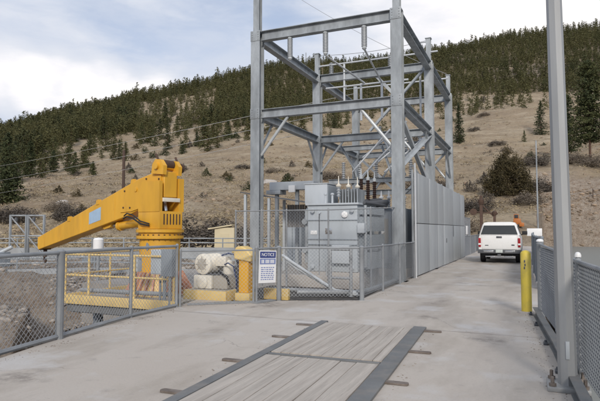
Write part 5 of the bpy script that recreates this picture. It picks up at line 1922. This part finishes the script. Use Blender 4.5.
pine('slim pine low on the slope left of the gantry column', 212, 255, 8.5, 2.4, 60, 6, 0.28, 10, 0.05, 0.7)
pine('small round pine on the bare slope above the crane', 182, 210, 5.0, 1.9, 50, 5, 0.24, 12, 0.03, 0.55)
pine('small dark cone shaped pine on the open slope above the boom', 92, 150, 3.6, 1.5, 50, 6, 0.2, 13, 0.02, 0.6)
pine('medium pine standing clear on the slope above the boom root', 118, 225, 8.0, 2.3, 60, 6, 0.26, 14, 0.04, 0.7)
pine('dark pine at the lower forest edge above the boom tip', 74, 190, 7.5, 2.8, 60, 6, 0.3, 15, 0.04, 0.6)


def shrub_mesh(h, w, n_, size, seed, m_):
    rg = np.random.default_rng(seed)
    th = rg.random(n_) * 2 * PI
    ph = np.arccos(1 - rg.random(n_) * 1.0)
    rad = (0.55 + 0.5 * rg.random(n_))
    lump = 1 + 0.25 * np.sin(3 * th + seed) + 0.15 * np.sin(5 * ph + 2 * th)
    c = np.stack([w * rad * lump * np.sin(ph) * np.cos(th), w * rad * lump * np.sin(ph) * np.sin(th), h * rad * np.cos(ph) * lump + 0.05 * h], 1)
    v, q = cards(c, np.full(n_, size), rg, 0.0, 0.8)
    return mesh_np('foliage', v, q, m_)


# small dark shrubs one can count on the open slope
shr = []
for s in range(3):
    rgs = np.random.default_rng(300 + s)
    n_ = 900
    th, f_ = rgs.random(n_) * 2 * PI, rgs.random(n_)
    rad = 0.62 * np.sqrt(np.clip(1 - (f_ * 1.05) ** 1.6, 0, 1)) * (0.45 + 0.6 * rgs.random(n_)) * (1 + 0.25 * np.sin(3 * th + s))
    v, q = cards(np.stack([rad * np.cos(th) + 0.12 * np.sin(7 * f_ + s), rad * np.sin(th), 0.02 + f_ * (0.75 + 0.3 * np.sin(2 * th + s) + 0.25 * rgs.random(n_))], 1), np.full(n_, 0.048), rgs, 0.1, 0.8)
    shr.append(mesh_np('slope_shrub', v, q, ('pine needles', 'juniper foliage', 'dark scrub')[s]))
rgs = np.random.default_rng(71)
cnt = 0
while cnt < 95:
    A_ = R(rgs.uniform(-31, 30) - YAW)
    r_ = rgs.uniform(75, 330)
    x, y = r_ * math.sin(A_), r_ * math.cos(A_)
    z = float(terr(x, y))
    px_, yp_ = ypix(np.array(x), np.array(y), z)
    if yp_ < np.interp(px_, FPX, FPY) - 2 or yp_ > 222 or (px_ < 45 and yp_ < 200):
        continue
    o = obj_from('slope_shrub', shr[cnt % 3], (x, y, z - 0.1))
    h_ = rgs.uniform(0.9, 2.1) * (1.0 if r_ < 180 else 1.4)
    o.scale = (h_ * rgs.uniform(1.0, 1.6), h_ * rgs.uniform(1.0, 1.6), h_)
    o.rotation_euler = (0, 0, rgs.random() * 6.28)
    tag(o, 'small dark shrub scattered on the dry open slope', 'shrub', 'small dark shrubs scattered over the open slope')
    cnt += 1

# the brown-green juniper behind the pickup
a = math.atan((508 - 300) / F_PX) - R(YAW)
jx, jy = 84 * math.sin(a), 84 * math.cos(a)
jz = float(terr(jx, jy))
t = thing('juniper_tree', 'big round brownish juniper on the slope above the pickup roof', 'tree', (jx, jy, jz))
rgj = np.random.default_rng(77)
cs = []
lobes = [(0, 0, 6.6, 2.3), (-1.6, 0.4, 5.2, 2.2), (1.7, -0.3, 5.6, 2.1), (-2.7, -0.4, 3.4, 1.6), (2.9, 0.2, 3.2, 1.6), (0.6, -1.6, 4.4, 1.9), (-0.6, 1.5, 5.8, 1.9)]
for k in range(150):
    lx, ly, lh, lr = lobes[k % len(lobes)]
    th, f_ = rgj.random() * 2 * PI, rgj.random() ** 0.85
    rad = lr * (math.sin(min(1, f_ * 0.82 + 0.2) * PI) ** 0.8) * (0.3 + 0.75 * math.sqrt(rgj.random()))
    c0 = np.array([(lx + math.cos(th) * rad) * 0.74, (ly + math.sin(th) * rad) * 0.74, 0.3 + f_ * (lh - 0.3)])
    cs.append(c0 + rgj.normal(size=(110, 3)) * np.array([0.34, 0.34, 0.46]))
cs = np.concatenate(cs)
cs[:, 2] = np.maximum(cs[:, 2], 0.1)
v, q = cards(cs, np.full(len(cs), 0.11), rgj, 0.1, 0.8)
obj_from('crown', mesh_np('crown', v, q, 'juniper foliage'), parent=t)
o = trunk_np(6.0, 0.22, 0.85, 7, 12, 2.6, 5, 0.05).build('trunk', 'bark')
o.parent = t

# bare bushes: each one an object, two meshes shared
bush_v = [shrub_mesh(1.0, 1.0, 4200, 0.042, 21, 'dark scrub'), shrub_mesh(1.0, 1.0, 3600, 0.042, 22, 'scrub twigs'), shrub_mesh(0.9, 1.15, 3600, 0.045, 23, 'dark scrub')]
bushes = [
    (203, 46, 2.3, 3.4, 0, 'large dark bare bush behind the beige pump shed'),
    (184, 47, 1.5, 2.2, 2, 'dark bare bush between the crane and the beige shed'),
    (232, 45, 2.0, 2.6, 0, 'dark bare bush just right of the beige shed'),
    (70, 72, 1.7, 2.6, 0, 'dark low bush on the bank above the middle of the boom'),
    (58, 80, 1.5, 2.0, 1, 'grey brown bush on the bank left above the boom'),
    (18, 76, 1.6, 2.4, 2, 'dark bush under the pines at the far left'),
    (4, 70, 1.7, 2.6, 0, 'dark bush at the left frame edge below the pines'),
    (460, 62, 1.8, 2.4, 1, 'grey bush beyond the end of the panel wall'),
    (472, 74, 1.6, 2.4, 0, 'dark bush left of the juniper, above the hoist frame'),
    (536, 88, 1.8, 3.0, 0, 'dark bush at the right foot of the juniper'),
    (528, 78, 1.4, 2.6, 1, 'grey twiggy bush low beside the juniper'),
    (536, 108, 2.0, 2.4, 2, 'dark rounded bush on the slope left of the light pole'),
    (580, 112, 1.7, 3.2, 1, 'grey bush at the foot of the big right pine'),
    (598, 108, 1.6, 2.8, 1, 'grey bush at the right frame edge below the big pine'),
    (572, 124, 1.5, 2.2, 2, 'dark bush between the light pole and the big pine'),
    (275, 120, 1.3, 3.0, 1, 'wide grey bush on the slope seen inside the gantry left bay'),
    (245, 130, 1.2, 2.6, 2, 'dark bush on the slope just left of the gantry column'),
    (330, 105, 1.5, 3.0, 1, 'grey bush on the slope seen between the gantry beams'),
    (384, 98, 1.6, 2.6, 0, 'dark bush on the slope left of the near gantry column'),
    (415, 90, 1.6, 3.0, 1, 'grey bush on the slope right behind the near gantry column'),
    (436, 92, 1.5, 2.8, 2, 'dark bush on the slope above the panel wall'),
    (498, 175, 1.3, 2.4, 2, 'dark bush on the upper bare slope above the juniper'),
    (507, 160, 1.4, 1.8, 1, 'grey bush on the upper bare slope left of the small pine'),
    (476, 215, 1.5, 2.4, 2, 'dark bush high on the bare slope right of the pointed pine'),
    (486, 245, 1.6, 3.0, 1, 'grey bush near the forest edge above the juniper'),
]
for k, (px, r_, h_, w_, vi, lb) in enumerate(bushes):
    a = math.atan((px - 300) / F_PX) - R(YAW)
    x, y = r_ * math.sin(a), r_ * math.cos(a)
    o = obj_from('bush', bush_v[vi], (x, y, float(terr(x, y)) - 0.1))
    o.scale = (w_, w_ * random.uniform(0.8, 1.1), h_)
    o.rotation_euler = (0, 0, random.uniform(0, 6.28))
    tag(o, lb, 'bush', 'bare bushes on the slopes')

# ------------------------------------------------------------------ forest on the hill
def forest_points():
    rg = np.random.default_rng(5)
    n_ = 90000
    A = np.radians(rg.uniform(-50, 46, n_) - YAW)
    r = np.sqrt(rg.uniform(95 ** 2, 560 ** 2, n_))
    x, y = r * np.sin(A), r * np.cos(A)
    z = terr(x, y)
    px, yp = ypix(x, y, z)
    lim = np.interp(px, FPX, FPY)
    wob = fbm(x, y, 0.03, 4) * 22
    ins = yp < lim + wob * 0.4
    gapn = fbm(x + 300, y, 0.022, 3)
    # clearings of pale rock under the crest on the left
    crest = (px > 20) & (px < 215) & (r > 350) & (r < 478) & (gapn > -0.02)
    keep = ins & (~crest | (rg.random(n_) < 0.10)) & (rg.random(n_) < np.where(px < 215, 0.55, 0.85))
    keep |= (~ins) & (yp < lim + 30) & (rg.random(n_) < 0.035 * np.clip(1.2 - (yp - lim) / 30, 0, 1)) & (r > 150)
    keep &= ~((px > 40) & (px < 560) & (r < 180))
    keep &= ~((px > 470) & (r < 250))
    return x[keep], y[keep], z[keep], r[keep]


fx, fy, fz, frr = forest_points()
# thin to a minimum spacing with a hash grid
occ, sel = set(), []
for i in range(len(fx)):
    c_ = 3.3
    k = (int(fx[i] // c_), int(fy[i] // c_))
    if k in occ:
        continue
    occ.add(k)
    sel.append(i)
sel = np.array(sel)
fx, fy, fz, frr = fx[sel], fy[sel], fz[sel], frr[sel]
rgf = np.random.default_rng(9)
fpx, _ac = column(fx, fy)
fh = rgf.uniform(4.2, 9.2, len(fx)) * (1 + 0.35 * (rgf.random(len(fx)) < 0.08)) * np.interp(fpx, [150, 300], [1.3, 1.0])
order = np.argsort(-(fh / frr))
single, mass = order[:230], order[230:]

# templates
temp = []
for s in range(6):
    v, q = pine_cards(1.0, 0.23 + 0.04 * (s % 3), 75, 5, 0.034, 100 + s, 0.05, 0.34 + 0.12 * (s % 3))
    temp.append((v, q))
# each of the nearest forest trees is an object of its own
tm = []
for s in range(6):
    v, q = pine_cards(1.0, 0.23 + 0.04 * (s % 3), 130, 8, 0.028, 200 + s, 0.05, 0.36 + 0.13 * (s % 3))
    tr = trunk_np(1.0, 0.02, 0.9, 5)
    tv = np.array(tr.v)
    me = bpy.data.meshes.new('forest_pine')
    allv = np.concatenate([v, tv])
    faces = [tuple(f) for f in q] + [tuple(i + len(v) for i in f) for f in tr.f]
    tv[:, 2] = np.clip(tv[:, 2], -0.06, None)
    allv[len(v):] = tv
    me.from_pydata([tuple(p) for p in allv], [], faces)
    me.materials.append(MATS['forest needles'])
    me.materials.append(MATS['bark'])
    mi = np.zeros(len(faces), dtype=np.int32)
    mi[len(q):] = 1
    me.polygons.foreach_set('material_index', mi)
    tm.append(me)
for n_, i in enumerate(single):
    o = bpy.data.objects.new('forest_pine', tm[n_ % 6])
    C.objects.link(o)
    o.location = (fx[i], fy[i], fz[i] - 0.2)
    s_ = fh[i]
    o.scale = (s_ * random.uniform(0.85, 1.2), s_ * random.uniform(0.85, 1.2), s_)
    o.rotation_euler = (0, 0, random.uniform(0, 6.28))
    tag(o, 'dark green pine along the lower front of the hillside forest', 'tree', 'pines along the lower front of the hillside forest')
VS, QS, off = [], [], 0
for n_, i in enumerate(mass):
    v, q = temp[n_ % 6]
    a = rgf.random() * 2 * PI
    ca, sa = math.cos(a), math.sin(a)
    s_ = fh[i]
    wx = s_ * rgf.uniform(0.85, 1.25)
    w = np.stack([(v[:, 0] * ca - v[:, 1] * sa) * wx + fx[i], (v[:, 0] * sa + v[:, 1] * ca) * wx + fy[i], v[:, 2] * s_ + fz[i] - 0.2], 1)
    VS.append(w)
    QS.append(q + off)
    off += len(v)
if VS:
    me = mesh_np('forest', np.concatenate(VS), np.concatenate(QS), 'forest needles')
    o = obj_from('forest', me)
    tag(o, 'dense dark pine forest covering the upper hillside and ridge', 'forest', kind='stuff')
print('forest', len(single), len(mass), off)

# dry grass, low sage and stones scattered over the open slope
def scatter(name, label, cat, n_, rmin, rmax, size, m_, seed, per, flat=0.5, pxr=(-60, 660), forest_ok=False, left_only=False):
    rg = np.random.default_rng(seed)
    A = np.radians(rg.uniform(-36, 34, n_) - YAW)
    r = rmin * (rmax / rmin) ** (rg.random(n_) ** 0.75)
    x, y = r * np.sin(A), r * np.cos(A)
    den = fbm(x, y, 0.06, 4)
    z = terr(x, y)
    ok = (den > rg.uniform(-0.35, 0.35, n_)) & (z > -0.4)
    ok &= ~((x > -14) & (x < 1.5) & (y < 62))
    ok &= ~((np.abs(x + 1.8) < 3.2) & (y < 70))
    x, y, z, r = x[ok], y[ok], z[ok], r[ok]
    s = size * (0.5 + rg.random(len(x)) ** 2 * 1.6)
    c = np.repeat(np.stack([x, y, z], 1), per, 0)
    sr = np.repeat(s, per)
    d = rg.normal(size=(len(c), 3)) * sr[:, None] * np.array([0.55, 0.55, 0.3])
    d[:, 2] = np.abs(d[:, 2]) + sr * 0.12
    v, q = cards(c + d, sr * 0.20, rg, flat, 0.55)
    o = obj_from(name, mesh_np(name, v, q, m_))
    tag(o, label, cat, kind='stuff')


scatter('sagebrush', 'low grey brown sagebrush dotted over the dry hillside', 'scrub', 5200, 50, 400, 0.42, 'scrub twigs', 31, 20)
scatter('dark_scrub', 'small dark scrub tufts dotted over the dry hillside', 'scrub', 700, 60, 400, 0.62, 'dark scrub', 32, 30)
scatter('dry_grass', 'pale dry grass tufts covering the open hillside', 'grass', 52000, 36, 330, 0.42, 'dry grass', 33, 8)


def rocks(name, label, n_, region, size, seed, m_):
    rg = np.random.default_rng(seed)
    bm = bmesh.new()
    bmesh.ops.create_icosphere(bm, subdivisions=1, radius=1)
    base = np.array([w.co[:] for w in bm.verts])
    fc = np.array([[w.index for w in f.verts] for f in bm.faces])
    bm.free()
    VS, FS, off = [], [], 0
    for i in range(n_):
        x, y = region(rg)
        z = float(terr(x, y))
        s = size * (0.35 + rg.random() ** 2.5 * 1.6)
        v = base * (1 + rg.uniform(-0.45, 0.35, (len(base), 1))) * np.array([s * rg.uniform(0.6, 1.5), s * rg.uniform(0.6, 1.3), s * rg.uniform(0.25, 0.7)])
        a = rg.random() * 6.28
        v = np.stack([v[:, 0] * math.cos(a) - v[:, 1] * math.sin(a), v[:, 0] * math.sin(a) + v[:, 1] * math.cos(a), v[:, 2]], 1)
        VS.append(v + np.array([x, y, z]))
        FS.append(fc + off)
        off += len(base)
    o = obj_from(name, mesh_np(name, np.concatenate(VS), np.concatenate(FS), m_))
    tag(o, label, 'rocks', kind='stuff')


def reg_left(rg):
    a = R(rg.uniform(-34, -6) - YAW)
    r = rg.uniform(13.5, 27)
    while math.degrees(a) + YAW < -25.0:
        a = R(rg.uniform(-34, -6) - YAW)
        r = rg.uniform(13.5, 27)
    x, y = r * math.sin(a), r * math.cos(a)
    if x > -10.7 and y > 9.4:
        x = -10.8 - rg.random() * 3
    return x, y


def reg_bank(rg):
    a = R(rg.uniform(-34, -4) - YAW)
    r = rg.uniform(27, 48)
    x, y = r * math.sin(a), r * math.cos(a)
    if x > -13.8:
        x = -13.8 - rg.random() * 6
    return x, y


def reg_cut(rg):
    while True:
        a = R(rg.uniform(22, 34) - YAW)
        r = rg.uniform(88, 112)
        x, y = r * math.sin(a), r * math.cos(a)
        z = float(terr(x, y))
        if 3.8 < z + 0.8 * math.sin(x * 0.35) < 8.6 and rg.random() < 0.35 + 0.65 * math.sin(z * 2.6) ** 2:
            return x, y


mat('rubble stone', (0.33, 0.29, 0.25), 0.95, 0.0, 0.45, 1.7, 0.5, 18, (0.12, 0.10, 0.085), 0.7, 1.2)
mat('red stone', (0.30, 0.225, 0.16), 0.95, 0.0, 0.4, 0.6, 0.5, 8, (0.36, 0.30, 0.23), 0.6, 0.5)
rocks('rubble', 'broken grey brown rock covering the bank below the crane platform', 3600, reg_left, 0.085, 41, 'rubble stone')
rocks('bank_stones', 'loose pale stones strewn over the far bank behind the crane', 1100, reg_bank, 0.14, 42, 'rubble stone')
def reg_hill(rg):
    while True:
        a = R(rg.uniform(-33, 31) - YAW)
        r = rg.uniform(60, 300)
        x, y = r * math.sin(a), r * math.cos(a)
        if vnoise(np.array(x * 0.05), np.array(y * 0.05)) > rg.uniform(-0.2, 0.35) and not (abs(x + 1.8) < 4 and y < 72):
            return x, y


rocks('hill_stones', 'scattered stones lying in the dry grass of the hillside', 2600, reg_hill, 0.34, 44, 'red stone')
rocks('cut_stones', 'reddish rock of the road cut on the far right shore', 800, reg_cut, 0.22, 43, 'red stone')

# grit gathered along the road edges
rg = np.random.default_rng(61)
pts = []
for (x0, y0, x1, y1, n_) in [(-6.15, 4.4, -6.88, 9.3, 260), (-3.6, 12.2, -3.55, 33, 420), (0.40, 4.5, -0.02, 11.3, 260), (-6.9, 9.7, -5.5, 10.9, 160), (-5.4, 11.25, -3.7, 11.98, 220), (-3.5, 5, -3.6, 9, 60), (-1.2, 5, -1.45, 9, 60)]:
    t_ = rg.random(n_)
    off_ = np.abs(rg.normal(size=n_)) * 0.11
    dx_, dy_ = x1 - x0, y1 - y0
    L_ = math.hypot(dx_, dy_)
    sgn = 1 if x0 < -1.3 else -1
    nx_, ny_ = dy_ / L_ * sgn, -dx_ / L_ * sgn
    pts.append(np.stack([x0 + dx_ * t_ + nx_ * off_, y0 + dy_ * t_ + ny_ * off_, np.zeros(n_)], 1))
pts = np.concatenate(pts)
bm = bmesh.new()
bmesh.ops.create_icosphere(bm, subdivisions=1, radius=1)
base = np.array([w.co[:] for w in bm.verts])
fc = np.array([[w.index for w in f.verts] for f in bm.faces])
bm.free()
VS, FS = [], []
for i, p in enumerate(pts):
    s_ = 0.003 + 0.008 * rg.random() ** 4
    VS.append(base * (1 + rg.uniform(-0.4, 0.3, (len(base), 1))) * np.array([s_ * 1.3, s_, s_ * 0.7]) + p + np.array([0, 0, s_ * 0.4]))
    FS.append(fc + i * len(base))
o = obj_from('grit', mesh_np('grit', np.concatenate(VS), np.concatenate(FS), 'rubble stone'))
tag(o, 'loose grit and pebbles gathered along the road edges', 'grit', kind='stuff')

# pale hill boulders that stand out
for k, (px, r_, s_, lb) in enumerate([(512, 120, 1.0, 'pale boulder on the slope just above the juniper'), (62, 88, 0.8, 'pale boulder near the bush above the boom tip'), (270, 100, 1.2, 'pale boulder on the slope behind the gantry left bay')]):
    a = math.atan((px - 300) / F_PX) - R(YAW)
    x, y = r_ * math.sin(a), r_ * math.cos(a)
    bm = bmesh.new()
    bmesh.ops.create_icosphere(bm, subdivisions=2, radius=1)
    for w in bm.verts:
        w.co *= 1 + random.uniform(-0.14, 0.14)
    me = bpy.data.meshes.new('boulder')
    bm.to_mesh(me)
    bm.free()
    me.materials.append(MATS['wall concrete'])
    o = obj_from('boulder', me, (x, y, float(terr(x, y)) + 0.2))
    o.scale = (s_ * 1.3, s_, s_ * 0.75)
    tag(o, lb, 'boulder')
